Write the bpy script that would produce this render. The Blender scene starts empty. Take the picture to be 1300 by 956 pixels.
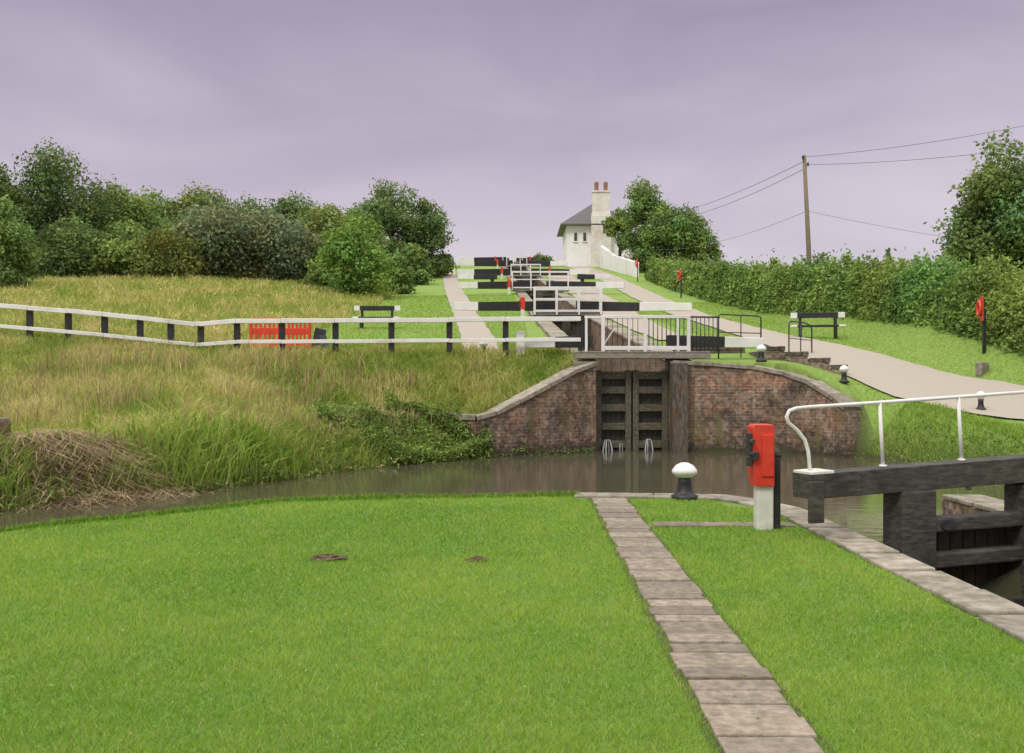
import bpy, math, random
import numpy as np
from mathutils import Vector, Matrix
random.seed(5)
rng = np.random.default_rng(7)
scn = bpy.context.scene
COL = scn.collection

# ------------------------------------------------------------------ materials
def nt(name):
    m = bpy.data.materials.new(name); m.use_nodes = True
    t = m.node_tree; b = t.nodes['Principled BSDF']
    return m, t, b
def L(t, a, b): t.links.new(a, b)
def rgb(c): return (c[0], c[1], c[2], 1.0)
def noise_node(t, scale, detail=6, rough=0.6, coord='Object', stretch=None):
    tc = t.nodes.new('ShaderNodeTexCoord'); n = t.nodes.new('ShaderNodeTexNoise')
    n.inputs['Scale'].default_value = scale; n.inputs['Detail'].default_value = detail
    n.inputs['Roughness'].default_value = rough
    if stretch:
        mp = t.nodes.new('ShaderNodeMapping'); mp.inputs['Scale'].default_value = stretch
        L(t, tc.outputs[coord], mp.inputs['Vector']); L(t, mp.outputs[0], n.inputs['Vector'])
    else: L(t, tc.outputs[coord], n.inputs['Vector'])
    return n
def ramp(t, src, stops):
    r = t.nodes.new('ShaderNodeValToRGB'); e = r.color_ramp.elements
    while len(e) < len(stops): e.new(0.5)
    for i, (p, c) in enumerate(stops):
        e[i].position = p; e[i].color = rgb(c) if len(c) == 3 else c
    L(t, src, r.inputs[0]); return r
def mix(t, fac, a, b, mode='MIX'):
    n = t.nodes.new('ShaderNodeMix'); n.data_type = 'RGBA'; n.blend_type = mode
    if isinstance(fac, (int, float)): n.inputs[0].default_value = fac
    else: L(t, fac, n.inputs[0])
    for k, s in ((6, a), (7, b)):
        if isinstance(s, tuple): n.inputs[k].default_value = rgb(s)
        else: L(t, s, n.inputs[k])
    return n.outputs[2]
def bump(t, b, src, strength, dist=0.02):
    n = t.nodes.new('ShaderNodeBump'); n.inputs['Strength'].default_value = strength
    n.inputs['Distance'].default_value = dist
    L(t, src, n.inputs['Height']); L(t, n.outputs[0], b.inputs['Normal'])
def pm(name, c1, c2, scale=6, rough=0.7, bmp=0.3, stretch=None, dirt=None, island=0.0):
    m, t, b = nt(name)
    n = noise_node(t, scale, stretch=stretch)
    r = ramp(t, n.outputs['Fac'], [(0.35, c1), (0.65, c2)])
    out = r.outputs[0]
    if island:
        g = t.nodes.new('ShaderNodeNewGeometry')
        rr = ramp(t, g.outputs['Random Per Island'], [(0, (1-island,)*3), (1, (1+island*0.6, 1+island*0.57, 1+island*0.53))])
        out = mix(t, 1.0, out, rr.outputs[0], 'MULTIPLY')
    if dirt:
        n2 = noise_node(t, scale*0.35, 8, 0.7)
        r2 = ramp(t, n2.outputs['Fac'], [(0.52, (0, 0, 0)), (0.7, (1, 1, 1))])
        out = mix(t, r2.outputs[0], out, dirt)
    L(t, out, b.inputs['Base Color']); b.inputs['Roughness'].default_value = rough
    if bmp: bump(t, b, n.outputs['Fac'], bmp)
    return m
M = {}
M['white'] = pm('white_paint', (.62,.61,.54), (.80,.79,.72), 5, .5, .1, dirt=(.42,.42,.28))
M['white_clean'] = pm('fresh_white_paint', (.74,.73,.70), (.85,.84,.82), 2, .45, .05, dirt=(.64,.62,.55))
M['black'] = pm('black_paint', (.012,.012,.013), (.03,.03,.03), 8, .5, .2)
M['red'] = pm('red_paint', (.60,.035,.018), (.70,.055,.025), 9, .45, .1, dirt=(.45,.05,.025))
M['orange'] = pm('barrier_plastic', (.68,.045,.02), (.76,.07,.03), 5, .5, .05)
M['buoy'] = pm('buoy_orange', (.62,.06,.025), (.68,.09,.03), 5, .5, .05)
M['oldwood'] = pm('weathered_timber', (.030,.029,.022), (.095,.088,.072), 3, .75, .35, stretch=(1.2,4,9), dirt=(.022,.026,.016))
M['gatewood'] = pm('wet_gate_timber', (.022,.023,.013), (.06,.058,.032), 5, .55, .4, stretch=(6,6,1.5), dirt=(.025,.04,.012))
M['leafwood'] = pm('gate_leaf_timber', (.055,.052,.028), (.18,.16,.105), 5, .55, .5, stretch=(3,3,5), dirt=(.05,.065,.02))
M['deck'] = pm('deck_timber', (.19,.17,.13), (.33,.30,.25), 6, .8, .4, stretch=(1,8,8))
M['quoin'] = pm('quoin_timber', (.05,.042,.03), (.17,.14,.105), 5, .8, .5, stretch=(4,4,1), dirt=(.13,.065,.03))
M['stone'] = pm('coping_stone', (.20,.18,.13), (.39,.35,.28), 7, .85, .6, dirt=(.13,.13,.065), island=.3)
M['slab'] = pm('path_slab', (.20,.165,.12), (.35,.295,.23), 16, .88, .8, dirt=(.14,.13,.08), island=.3)
M['tarmac'] = pm('path_gravel', (.375,.33,.27), (.42,.37,.31), 30, .95, .1, dirt=(.36,.32,.25))
M['joint'] = pm('path_joint_soil', (.05,.05,.02), (.08,.12,.03), 12, .95, .3)
M['soil'] = pm('soil', (.05,.035,.022), (.15,.10,.06), 30, 1, .8)
M['bark'] = pm('bark', (.05,.04,.03), (.12,.10,.075), 6, .9, .8, stretch=(4,4,1))
M['slate'] = pm('slate_roof', (.075,.07,.075), (.135,.125,.13), 4, .6, .3, stretch=(1,1,6))
M['render'] = pm('whitewashed_brick', (.80,.79,.77), (.89,.88,.87), .9, .8, .1, dirt=(.72,.67,.62))
M['stack'] = pm('stained_whitewash', (.66,.60,.54), (.80,.76,.72), 1.2, .8, .1, dirt=(.52,.42,.34))
M['clay'] = pm('clay_pot', (.26,.12,.075), (.36,.18,.12), 5, .8, .1)
M['glass'] = pm('window_glass', (.04,.04,.045), (.08,.085,.09), 2, .15, 0)
M['metal'] = pm('dark_metal', (.02,.02,.022), (.05,.05,.05), 8, .45, .1)
M['wire'] = pm('weathered_wire', (.10,.10,.11), (.16,.16,.17), 8, .6, 0)
M['grey'] = pm('grey_board', (.03,.03,.035), (.07,.07,.08), 4, .7, .1)
M['pole'] = pm('pole_wood', (.15,.12,.075), (.26,.21,.14), 5, .9, .4, stretch=(5,5,.6))
M['foam'] = pm('falling_water', (.22,.23,.21), (.62,.63,.62), 14, .3, .3, stretch=(6,6,1))
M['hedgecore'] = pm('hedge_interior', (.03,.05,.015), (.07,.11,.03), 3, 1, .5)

def brickmat(name, c1, c2, mortar, streak=True):
    m, t, b = nt(name)
    uv = t.nodes.new('ShaderNodeUVMap')
    br = t.nodes.new('ShaderNodeTexBrick')
    br.inputs['Scale'].default_value = 1; br.inputs['Brick Width'].default_value = .235
    br.inputs['Row Height'].default_value = .085; br.inputs['Mortar Size'].default_value = .011
    br.inputs['Color1'].default_value = rgb(c1); br.inputs['Color2'].default_value = rgb(c2)
    br.inputs['Mortar'].default_value = rgb(mortar)
    L(t, uv.outputs[0], br.inputs['Vector'])
    c = br.outputs['Color']
    if streak:
        ng = noise_node(t, 1.7, 7, .65)
        rg = ramp(t, ng.outputs['Fac'], [(.42, (0,0,0)), (.56, (.85,.85,.85))])
        br2 = t.nodes.new('ShaderNodeTexBrick'); br2.inputs['Scale'].default_value = 1; br2.inputs['Brick Width'].default_value = .235
        br2.inputs['Row Height'].default_value = .085; br2.inputs['Mortar Size'].default_value = .011
        br2.inputs['Color1'].default_value = rgb((.15,.125,.10)); br2.inputs['Color2'].default_value = rgb((.26,.21,.165)); br2.inputs['Mortar'].default_value = rgb(mortar)
        L(t, uv.outputs[0], br2.inputs['Vector']); c = mix(t, rg.outputs[0], c, br2.outputs['Color'])
    n = noise_node(t, 1.0, 10, .75)
    r = ramp(t, n.outputs['Fac'], [(.38, (.28,.27,.26)), (.48, (.78,.77,.75)), (.62, (1.3,1.24,1.15))])
    c = mix(t, 1.0, c, r.outputs[0], 'MULTIPLY')
    n4 = noise_node(t, 9, 5, .65)
    r4 = ramp(t, n4.outputs['Fac'], [(.38, (.55,.55,.55)), (.62, (1.4,1.35,1.3))])
    c = mix(t, 1.0, c, r4.outputs[0], 'MULTIPLY')
    if streak:
        n5 = noise_node(t, 4.0, 7, .72)
        r5 = ramp(t, n5.outputs['Fac'], [(.57, (0,0,0)), (.67, (.75,.75,.75))])
        c = mix(t, r5.outputs[0], c, (.40,.35,.28))
        n2 = noise_node(t, 1.6, 7, .65, stretch=(1.6,1.6,.3))
        r2 = ramp(t, n2.outputs['Fac'], [(.50, (0,0,0)), (.64, (.85,.85,.85))])
        c = mix(t, r2.outputs[0], c, (.15,.13,.045))
        tc = t.nodes.new('ShaderNodeNewGeometry'); sp = t.nodes.new('ShaderNodeSeparateXYZ')
        L(t, tc.outputs['Position'], sp.inputs[0])
        ad = t.nodes.new('ShaderNodeMath'); ad.operation = 'MULTIPLY_ADD'
        L(t, n4.outputs['Fac'], ad.inputs[0]); ad.inputs[1].default_value = 1.1; L(t, sp.outputs[2], ad.inputs[2])
        r3 = ramp(t, ad.outputs[0], [(.12, (1,1,1)), (.55, (0,0,0))])
        c = mix(t, r3.outputs[0], c, (.05,.045,.028))
    L(t, c, b.inputs['Base Color']); b.inputs['Roughness'].default_value = .88
    bump(t, b, br.outputs['Fac'], -.6, .015)
    return m
M['brick'] = brickmat('old_canal_brick', (.25,.11,.065), (.34,.19,.12), (.29,.26,.21))
M['brickdark'] = brickmat('engineering_brick', (.09,.07,.06), (.15,.115,.10), (.16,.14,.13), False)
M['brickpave'] = brickmat('paving_brick', (.27,.20,.155), (.35,.28,.22), (.20,.18,.15), False)

def attrmat(name, transl):
    m, t, b = nt(name)
    a = t.nodes.new('ShaderNodeAttribute'); a.attribute_name = 'Col'
    t.nodes.remove(b)
    df = t.nodes.new('ShaderNodeBsdfDiffuse'); L(t, a.outputs['Color'], df.inputs['Color'])
    tr = t.nodes.new('ShaderNodeBsdfTranslucent'); L(t, a.outputs['Color'], tr.inputs['Color'])
    mx = t.nodes.new('ShaderNodeMixShader'); mx.inputs[0].default_value = transl
    L(t, df.outputs[0], mx.inputs[1]); L(t, tr.outputs[0], mx.inputs[2])
    L(t, mx.outputs[0], t.nodes['Material Output'].inputs['Surface'])
    return m
M['leaf'] = attrmat('leaves', .3)
M['blade'] = attrmat('grass_blades', .3)

m, t, b = nt('lawn_turf')
n1 = noise_node(t, .5, 5, .6); n2 = noise_node(t, 40, 6, .7)
c = mix(t, n1.outputs['Fac'], (.12,.24,.03), (.19,.31,.05))
r = ramp(t, n2.outputs['Fac'], [(.3, (.5,.5,.45)), (.7, (1.3,1.3,1.3))])
c = mix(t, 1.0, c, r.outputs[0], 'MULTIPLY')
L(t, c, b.inputs['Base Color']); b.inputs['Roughness'].default_value = .9
bump(t, b, n2.outputs['Fac'], .6, .03); M['lawn'] = m

m, t, b = nt('ground_cover')
a = t.nodes.new('ShaderNodeAttribute'); a.attribute_name = 'Col'
sp = t.nodes.new('ShaderNodeSeparateColor'); L(t, a.outputs['Color'], sp.inputs[0])
n1 = noise_node(t, .35, 6, .6); n2 = noise_node(t, 9, 8, .75); n3 = noise_node(t, 1.1, 6, .65)
mown = mix(t, n1.outputs['Fac'], (.16,.29,.04), (.27,.37,.08))
wild = ramp(t, n3.outputs['Fac'], [(.32, (.17,.22,.05)), (.52, (.28,.29,.075)), (.68, (.39,.34,.12))]).outputs[0]
r = ramp(t, n2.outputs['Fac'], [(.3, (.65,.65,.6)), (.7, (1.3,1.3,1.3))])
c = mix(t, sp.outputs[0], wild, mown)
c = mix(t, 1.0, c, r.outputs[0], 'MULTIPLY')
c = mix(t, sp.outputs[1], c, (.06,.06,.025))
L(t, c, b.inputs['Base Color']); b.inputs['Roughness'].default_value = .95
bump(t, b, n2.outputs['Fac'], .7, .08); M['ground'] = m

m, t, b = nt('canal_water')
b.inputs['Base Color'].default_value = (.085,.078,.048,1); b.inputs['Roughness'].default_value = .02
b.inputs['IOR'].default_value = 1.42
n = noise_node(t, 1.6, 3, .5, stretch=(1,2.6,1)); n2 = noise_node(t, 8, 3, .5, stretch=(1,2.2,1))
ad = t.nodes.new('ShaderNodeMath'); ad.operation = 'MULTIPLY_ADD'
L(t, n2.outputs['Fac'], ad.inputs[0]); ad.inputs[1].default_value = .2; L(t, n.outputs['Fac'], ad.inputs[2])
bump(t, b, ad.outputs[0], .07, .06); M['water'] = m

# ------------------------------------------------------------------ mesh helpers
def finish(o, parent, name, label, category, group, kind):
    if parent is not None: o.parent = parent
    if label: o['label'] = label
    if category: o['category'] = category
    if group: o['group'] = group
    if kind: o['kind'] = kind
    COL.objects.link(o); return o
def thing(name, loc, label, category, group=None):
    o = bpy.data.objects.new(name, None); o.location = loc; o.empty_display_size = .2
    return finish(o, None, name, label, category, group, None)
class MB:
    def __init__(s): s.v = []; s.f = []; s.m = []
    def add(s, vs, fs, mat=0):
        k = len(s.v); s.v += [tuple(p) for p in vs]
        for f in fs: s.f.append([i+k for i in f]); s.m.append(mat)
    def box(s, c, d, rz=0, mat=0):
        x, y, z = d[0]/2, d[1]/2, d[2]/2; R = Matrix.Rotation(rz, 3, 'Z'); c = Vector(c)
        vs = [c+R@Vector((a*x, b_*y, e*z)) for e in (-1,1) for a, b_ in ((-1,-1),(1,-1),(1,1),(-1,1))]
        s.add(vs, [(3,2,1,0),(4,5,6,7),(0,1,5,4),(1,2,6,5),(2,3,7,6),(3,0,4,7)], mat)
    def beam(s, p0, p1, w0, h0, w1=None, h1=None, mat=0):
        w1 = w1 or w0; h1 = h1 or h0
        p0, p1 = Vector(p0), Vector(p1); d = (p1-p0).normalized()
        up = Vector((0,0,1)) if abs(d.z) < .95 else Vector((0,1,0))
        sd = d.cross(up).normalized(); u = sd.cross(d).normalized()
        vs = []
        for p, w, h in ((p0,w0,h0),(p1,w1,h1)):
            for a, b_ in ((-1,-1),(1,-1),(1,1),(-1,1)): vs.append(p+sd*a*w/2+u*b_*h/2)
        s.add(vs, [(0,1,2,3),(7,6,5,4),(4,5,1,0),(5,6,2,1),(6,7,3,2),(7,4,0,3)], mat)
    def tube(s, pts, r, n=8, mat=0):
        pts = [Vector(p) for p in pts]; N = len(pts); rr = r if isinstance(r, (list, tuple)) else [r]*N
        vs = []; ref = None
        for i, p in enumerate(pts):
            d = (pts[min(i+1,N-1)]-pts[max(i-1,0)]).normalized()
            if ref is None: ref = Vector((1,0,0)) if abs(d.x) < .9 else Vector((0,1,0))
            a = (ref-d*ref.dot(d)).normalized(); b_ = d.cross(a); ref = a
            for k in range(n):
                q = 2*math.pi*k/n; vs.append(p+(a*math.cos(q)+b_*math.sin(q))*rr[i])
        fs = [(i*n+k, i*n+(k+1)%n, (i+1)*n+(k+1)%n, (i+1)*n+k) for i in range(N-1) for k in range(n)]
        fs += [tuple(range(n-1,-1,-1)), tuple((N-1)*n+k for k in range(n))]
        s.add(vs, fs, mat)
    def lathe(s, c, prof, n=20, mat=0):
        vs = []; c = Vector(c)
        for r, z in prof:
            for k in range(n):
                q = 2*math.pi*k/n; vs.append(c+Vector((r*math.cos(q), r*math.sin(q), z)))
        fs = [(i*n+k, i*n+(k+1)%n, (i+1)*n+(k+1)%n, (i+1)*n+k) for i in range(len(prof)-1) for k in range(n)]
        fs += [tuple(range(n-1,-1,-1)), tuple((len(prof)-1)*n+k for k in range(n))]
        s.add(vs, fs, mat)
    def obj(s, name, mats, parent=None, origin=None, bevel=0, smooth=False, label=None, category=None, group=None, kind=None):
        V = np.array(s.v, float)
        if parent is not None: o0 = np.array(parent.matrix_basis.translation)
        elif origin is not None: o0 = np.array(origin, float)
        else: o0 = np.array([(V[:,0].min()+V[:,0].max())/2, (V[:,1].min()+V[:,1].max())/2, V[:,2].min()])
        me = bpy.data.meshes.new(name); me.from_pydata((V-o0).tolist(), [], s.f)
        for mt in mats: me.materials.append(M[mt])
        me.polygons.foreach_set('material_index', s.m)
        uvl = me.uv_layers.new(name='UVMap'); uv = []
        for p in me.polygons:
            nn = p.normal
            if abs(nn.z) > .7:
                for i in p.vertices: uv += [V[i][0], V[i][1]]
            else:
                tg = Vector((-nn.y, nn.x)).normalized()
                for i in p.vertices: uv += [V[i][0]*tg.x+V[i][1]*tg.y, V[i][2]]
        uvl.data.foreach_set('uv', uv)
        if smooth: me.polygons.foreach_set('use_smooth', [True]*len(me.polygons))
        me.update()
        o = bpy.data.objects.new(name, me)
        if parent is None: o.location = o0
        if bevel:
            bv = o.modifiers.new('bevel', 'BEVEL'); bv.width = bevel; bv.segments = 2; bv.limit_method = 'ANGLE'
        return finish(o, parent, name, label, category, group, kind)

def fast_mesh(name, V, k, matn, col, parent=None, origin=None, **kw):
    V = np.asarray(V, np.float32)
    o0 = np.array(parent.matrix_basis.translation) if parent is not None else np.array(origin if origin is not None else (0,0,0), float)
    V = V-o0.astype(np.float32); n = len(V); nf = n//k
    me = bpy.data.meshes.new(name)
    me.vertices.add(n); me.vertices.foreach_set('co', V.ravel())
    me.loops.add(n); me.loops.foreach_set('vertex_index', np.arange(n, dtype=np.int32))
    me.polygons.add(nf); me.polygons.foreach_set('loop_start', np.arange(0, n, k, dtype=np.int32))
    me.polygons.foreach_set('loop_total', np.full(nf, k, np.int32))
    me.materials.append(M[matn])
    ca = me.color_attributes.new('Col', 'FLOAT_COLOR', 'POINT')
    C = np.ones((n,4), np.float32); C[:,:3] = np.repeat(col, k, axis=0) if len(col) == nf else col
    ca.data.foreach_set('color', C.ravel())
    me.update(calc_edges=True); me.validate()
    o = bpy.data.objects.new(name, me)
    if parent is None: o.location = o0
    return finish(o, parent, name, kw.get('label'), kw.get('category'), kw.get('group'), kw.get('kind'))

def vnoise(x, y, s, seed=0):
    r = np.random.default_rng(seed); out = np.zeros(np.broadcast(x,y).shape, float)
    for i in range(7):
        a = r.uniform(0, 6.28); f = s*r.uniform(.5, 2.2); p = r.uniform(0, 6.28)
        out += np.sin((x*np.cos(a)+y*np.sin(a))*f+p+1.3*np.sin((x*np.sin(a)-y*np.cos(a))*f*.7))
    return out/7
def blades(base, h, w, lean, col, bent=True):
    n = len(base); a = rng.uniform(0, 2*np.pi, n); d = rng.uniform(0, 2*np.pi, n)
    sx = np.stack([np.cos(a), np.sin(a), np.zeros(n)], 1)*(w/2)[:,None]
    ld = np.stack([np.cos(d), np.sin(d), np.zeros(n)], 1)*(lean*h)[:,None]
    up = np.zeros((n,3)); up[:,2] = h
    if not bent:
        V = np.stack([base-sx, base+sx, base+up+ld], 1); return V.reshape(-1,3), 3, col
    mid = base+up*.62+ld*.3; tip = base+up*(1-.25*lean)[:,None]+ld
    A, B, Cc, D = base-sx, base+sx, mid+sx*.75, mid-sx*.75
    V = np.stack([A,B,Cc, A,Cc,D, D,Cc,tip], 1).reshape(-1,3)
    return V, 3, np.repeat(col, 3, axis=0)

# ------------------------------------------------------------------ terrain
pond = np.array([(-60,-8),(-16,6),(-9,8.6),(-5.3,10.6),(-2.8,13.2),(1.0,13.85),(2.8,13.6),(3.2,13.0),(3.45,12.2),(3.45,10.35),
    (5.6,11.2),(5.6,13),(7.5,14.5),(9.2,18),(9.6,21),(9.2,24.8),(8.7,26),(8.0,27.1),(6.6,27.9),(4.4,28.05),(2.3,28.0),(1.0,27.1),(-.3,26.3),
    (-1.1,25.4),(-3,23.2),(-4.4,20.6),(-5.7,18.0),(-7.75,15.6),(-12,13.2),(-18,11),(-60,0)], float)
def sdist(x, y):
    P = np.stack([x, y], -1); d = np.full(x.shape, 1e9); ins = np.zeros(x.shape, bool)
    for i in range(len(pond)):
        a, b_ = pond[i], pond[(i+1)%len(pond)]; e = b_-a; w = P-a
        tt = np.clip((w@e)/(e@e), 0, 1); q = w-tt[..., None]*e
        d = np.minimum(d, np.hypot(q[...,0], q[...,1]))
        c = ((a[1] > y) != (b_[1] > y)) & (x < (b_[0]-a[0])*(y-a[1])/((b_[1]-a[1]) or 1e-9)+a[0])
        ins ^= c
    return np.where(ins, -d, d)
def sm(a, b_, x):
    t = np.clip((x-a)/(b_-a), 0, 1); return t*t*(3-2*t)
up = [(34,2.6),(50,4.45),(72,7.45),(94,10.6),(116,13.8),(130,15.8),(160,17.3),(250,18),(1200,18)]
def prof(y, k): k = k+up; return np.interp(y, [a for a,_ in k], [b_ for _,b_ in k])
def axis(y): return 3.35-.032*(y-28)
def Hraw(x, y):
    hc = prof(y, [(12,0),(16,.1),(20,.25),(24,.42),(26,.55),(28,1.95),(30,2.12)])
    hl = prof(y, [(12,0),(16,.1),(20,.25),(24,.35),(26.35,.46),(29.7,2.12),(31,2.25)])
    hs = prof(y, [(12,0),(16,.15),(20,.7),(24,1.2),(30,2.2)]) + np.clip((-8-x)*.06, 0, .9)*sm(20,30,y)
    hr = prof(y, [(12,0),(20,.3),(24,.6),(27,1.15),(29.3,1.65),(32,2.2)])
    h = hs+(hl-hs)*sm(-8.5,-3.5,x); h = h+(hc-h)*sm(1.0,2.2,x); h = h+(hr-h)*sm(7.5,10,x)
    h = h+.85*sm(12.0,14.6,x)*sm(20,27,y)*(1-sm(45,75,y))
    h = h-np.clip((x-16)*.22, 0, 9)*sm(10,30,y)
    return h+vnoise(x, y, .5, 3)*.07*sm(20,40,np.abs(x)+y-12)
def Zf(x, y):
    h = Hraw(x, y); d = sdist(x, y)
    h = np.where((y < 14.2) & (x < 3.6), -.12, h)
    wall = ((y > 26.05) & (x > -1.2) & (x < 9.2))
    slope = np.where(wall, 7.0, np.where(x < 0, .9, 1.4))
    h = np.minimum(h, np.maximum(-.62+d*slope, -1.6))
    ax = axis(y); c = (np.abs(x-ax) < 1.3) & (y > 27.6) & (y < 129)
    h = np.where(c, np.minimum(Hraw(x, y)-3.2,10.5+(y-116)*.1), h)
    c2 = (x > 3.2) & (x < 5.8) & (y < 10.9)
    return np.where(c2, -3.6, h)
def stretchout(a, b_, step, g):
    out = [a]; s = step
    while out[-1] < b_: s *= g; out.append(out[-1]+s)
    return out
gx = np.concatenate([-np.array(stretchout(16,900,.3,1.09))[::-1], np.arange(-15.75,16,.25), stretchout(16.25,900,.3,1.09)])
gy = np.concatenate([-np.array(stretchout(0,300,.5,1.2))[::-1], np.arange(.25,34,.25), np.arange(34,62,.5), np.arange(62,140,1.0), stretchout(140,1500,2,1.15)])
GX, GY = np.meshgrid(gx, gy); GZ = Zf(GX, GY)
def T(x, y):
    x = np.asarray(x, float); y = np.asarray(y, float)
    i = np.clip(np.searchsorted(gx, x)-1, 0, len(gx)-2); j = np.clip(np.searchsorted(gy, y)-1, 0, len(gy)-2)
    u = (x-gx[i])/(gx[i+1]-gx[i]); v = (y-gy[j])/(gy[j+1]-gy[j])
    return (GZ[j,i]*(1-u)*(1-v)+GZ[j,i+1]*u*(1-v)+GZ[j+1,i]*(1-u)*v+GZ[j+1,i+1]*u*v)
nx, ny = len(gx), len(gy)
V = np.stack([GX, GY, GZ], -1).reshape(-1,3)
I = np.arange(nx*ny).reshape(ny,nx)
F = np.stack([I[:-1,:-1], I[:-1,1:], I[1:,1:], I[1:,:-1]], -1).reshape(-1,4)
me = bpy.data.meshes.new('ground'); me.from_pydata(V.tolist(), [], F.tolist()); me.materials.append(M['ground'])
mask = np.zeros((nx*ny,4), np.float32); mask[:,3] = 1
X, Y = GX.ravel(), GY.ravel(); D = sdist(X, Y)
edge = vnoise(X, Y, .8, 11)*.8
mask[:,0] = np.maximum(sm(-8.6,-7.2, X+edge)*sm(30.2,31.5,Y), sm(4.5,6,X))
mask[:,0] = np.maximum(mask[:,0], ((Y < 14.2) & (X < 3.5)))
mask[:,0] *= 1-sm(15.5,18,X)*.5
mask[:,1] = 1-sm(.1,.7,D)
mask[:,1] = np.maximum(mask[:,1], ((X > 3.1) & (X < 5.9) & (Y < 11)))
mask[:,1] = np.maximum(mask[:,1], ((np.abs(X-axis(Y)) < 1.6) & (Y > 28.3) & (Y < 129)))
ca = me.color_attributes.new('Col', 'FLOAT_COLOR', 'POINT'); ca.data.foreach_set('color', mask.ravel())
me.polygons.foreach_set('use_smooth', [True]*len(me.polygons))
finish(bpy.data.objects.new('ground', me), None, 'ground', None, None, None, 'structure')

mb = MB(); wp = [(-60,-8.5),(-16,5.5),(-9,8.2),(-5,10.2),(-2.6,12.8),(1,13.3),(2.6,13.2),(3.4,12),(3.4,10.45),(5.7,11.3),(6.5,12.5),(11,14),(11,28.9),(-3,28.9),(-8,22),(-13,16),(-19,12.5),(-60,2)]
mb.add([(a,b_,-.45) for a,b_ in wp], [list(range(len(wp)))])
mb.obj('water', ['water'], kind='structure')

lp = [(-60,-40),(3.3,-40),(3.3,12.1),(3.05,12.9),(2.7,13.45),(1.0,13.72),(-.8,13.56),(-2.8,13.2),(-3.6,12.4),(-5.3,10.6),(-6.9,9.7),(-9,8.6),(-16,6),(-60,-8)]
mb = MB(); n = len(lp)
mb.add([(a,b_,0) for a,b_ in lp]+[(a,b_,-.7) for a,b_ in lp], [list(range(n))]+[(i,i+n,(i+1)%n+n,(i+1)%n) for i in range(n)])
mb.obj('lawn', ['lawn'], kind='structure')

def pathc(y): return 1.255-(13.3-y)*.0157
def near_pts(N):
    u = rng.uniform(0,1,N); y = (1.95+u*(3.74-1.95))**2
    x = rng.uniform(-.58,.62,N)*y; return x, y
def in_lawn(x, y):
    P = lp; ins = np.zeros(x.shape, bool)
    for i in range(len(P)):
        a, b_ = P[i], P[(i+1)%len(P)]
        ins ^= ((a[1] > y) != (b_[1] > y)) & (x < (b_[0]-a[0])*(y-a[1])/((b_[1]-a[1]) or 1e-9)+a[0])
    return ins
x, y = near_pts(530000)
e1 = .045*vnoise(x, y, 6, 2)+.035*vnoise(x,y,17,8)
ok = in_lawn(x, y) & ~((np.abs(x-pathc(y)+e1) < .205) & (y < 13.4))
ok &= ~((y > 10.87+e1) & (y < 11.17+e1) & (x > 1.4) & (x < 3.2))
ok &= ~((x > 3.06+e1)) & ~((y > 13.35+e1) & (x > .85)) & ~((x > 2.62+e1) & (y > 12.5))
ok &= ~(np.hypot((x+1.62)*.75, y-8.95) < .07) & ~(np.hypot(x+.3, y-8.85) < .045)
x, y = x[ok], y[ok]; n = len(x)
pn = vnoise(x, y, 1.1, 5); pn2 = vnoise(x, y, 5, 6); pn3 = vnoise(x,y,14,16)
cA, cB, cC = np.array([.155,.315,.03]), np.array([.345,.50,.075]), np.array([.50,.48,.20])
tt = np.clip(.5+.6*pn+.45*pn2+.3*pn3+rng.normal(0,.25,n), 0, 1)[:,None]
col = cA*(1-tt)+cB*tt; dry = (rng.uniform(0,1,n) < .08+.08*pn2)[:,None]; col = np.where(dry, cC, col)
h = rng.uniform(.016,.044,n)*(1+.35*pn2+.35*pn3); w = .0044*(y/5.0)**.8
Vb, k, cb = blades(np.stack([x, y, np.zeros(n)-.004], 1), h, w, rng.uniform(.2,1.4,n), col, bent=False)
fast_mesh('lawn_grass', Vb, k, 'blade', cb, kind='stuff')

ex, ey = [], []
ed = [(-9,8.6),(-5.3,10.6),(-3.6,12.4),(-2.8,13.2),(-.8,13.56),(.9,13.72)]
for i in range(len(ed)-1):
    a, b_ = np.array(ed[i]), np.array(ed[i+1]); q = int(np.linalg.norm(b_-a)*500)
    u = rng.uniform(0,1,q)[:,None]; p = a+(b_-a)*u; ex.append(p[:,0]); ey.append(p[:,1]-np.abs(rng.normal(0,.07,q)))
x = np.concatenate(ex); y = np.concatenate(ey); n = len(x)
col = np.array([.19,.35,.04])*rng.uniform(.6,1.4,n)[:,None]
Vb, k, cb = blades(np.stack([x,y,np.zeros(n)-.01],1), rng.uniform(.03,.10,n)*(1+.5*vnoise(x,y,3,77)), np.full(n,.011), rng.uniform(.2,1.1,n), col)
fast_mesh('edge_grass', Vb, k, 'blade', cb, kind='stuff')

def leaf_quads(P, Nrm, size, asp=.42):
    n = len(P); r = rng.normal(0,1,(n,3)); N_ = Nrm+r*.8; N_ /= np.linalg.norm(N_,axis=1)[:,None]
    a = np.cross(N_, rng.normal(0,1,(n,3))); a /= np.linalg.norm(a,axis=1)[:,None]+1e-9; b_ = np.cross(N_, a)
    s = size[:,None]
    return np.stack([P-a*s*.75, P-b_*s*asp, P+a*s*.75, P+b_*s*asp], 1).reshape(-1,3)
n = 900; x = rng.uniform(-4.5,3.0,n); y = rng.uniform(4.4,13,n)
cw = np.array([(.15,.28,.04),(.40,.30,.14),(.25,.42,.08)])[rng.integers(0,3,n)]
fast_mesh('lawn_weeds', leaf_quads(np.stack([x,y,np.full(n,.035)],1), np.tile([0,0,4.0],(n,1)), rng.uniform(.008,.024,n)), 4, 'leaf', cw, kind='stuff')

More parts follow.
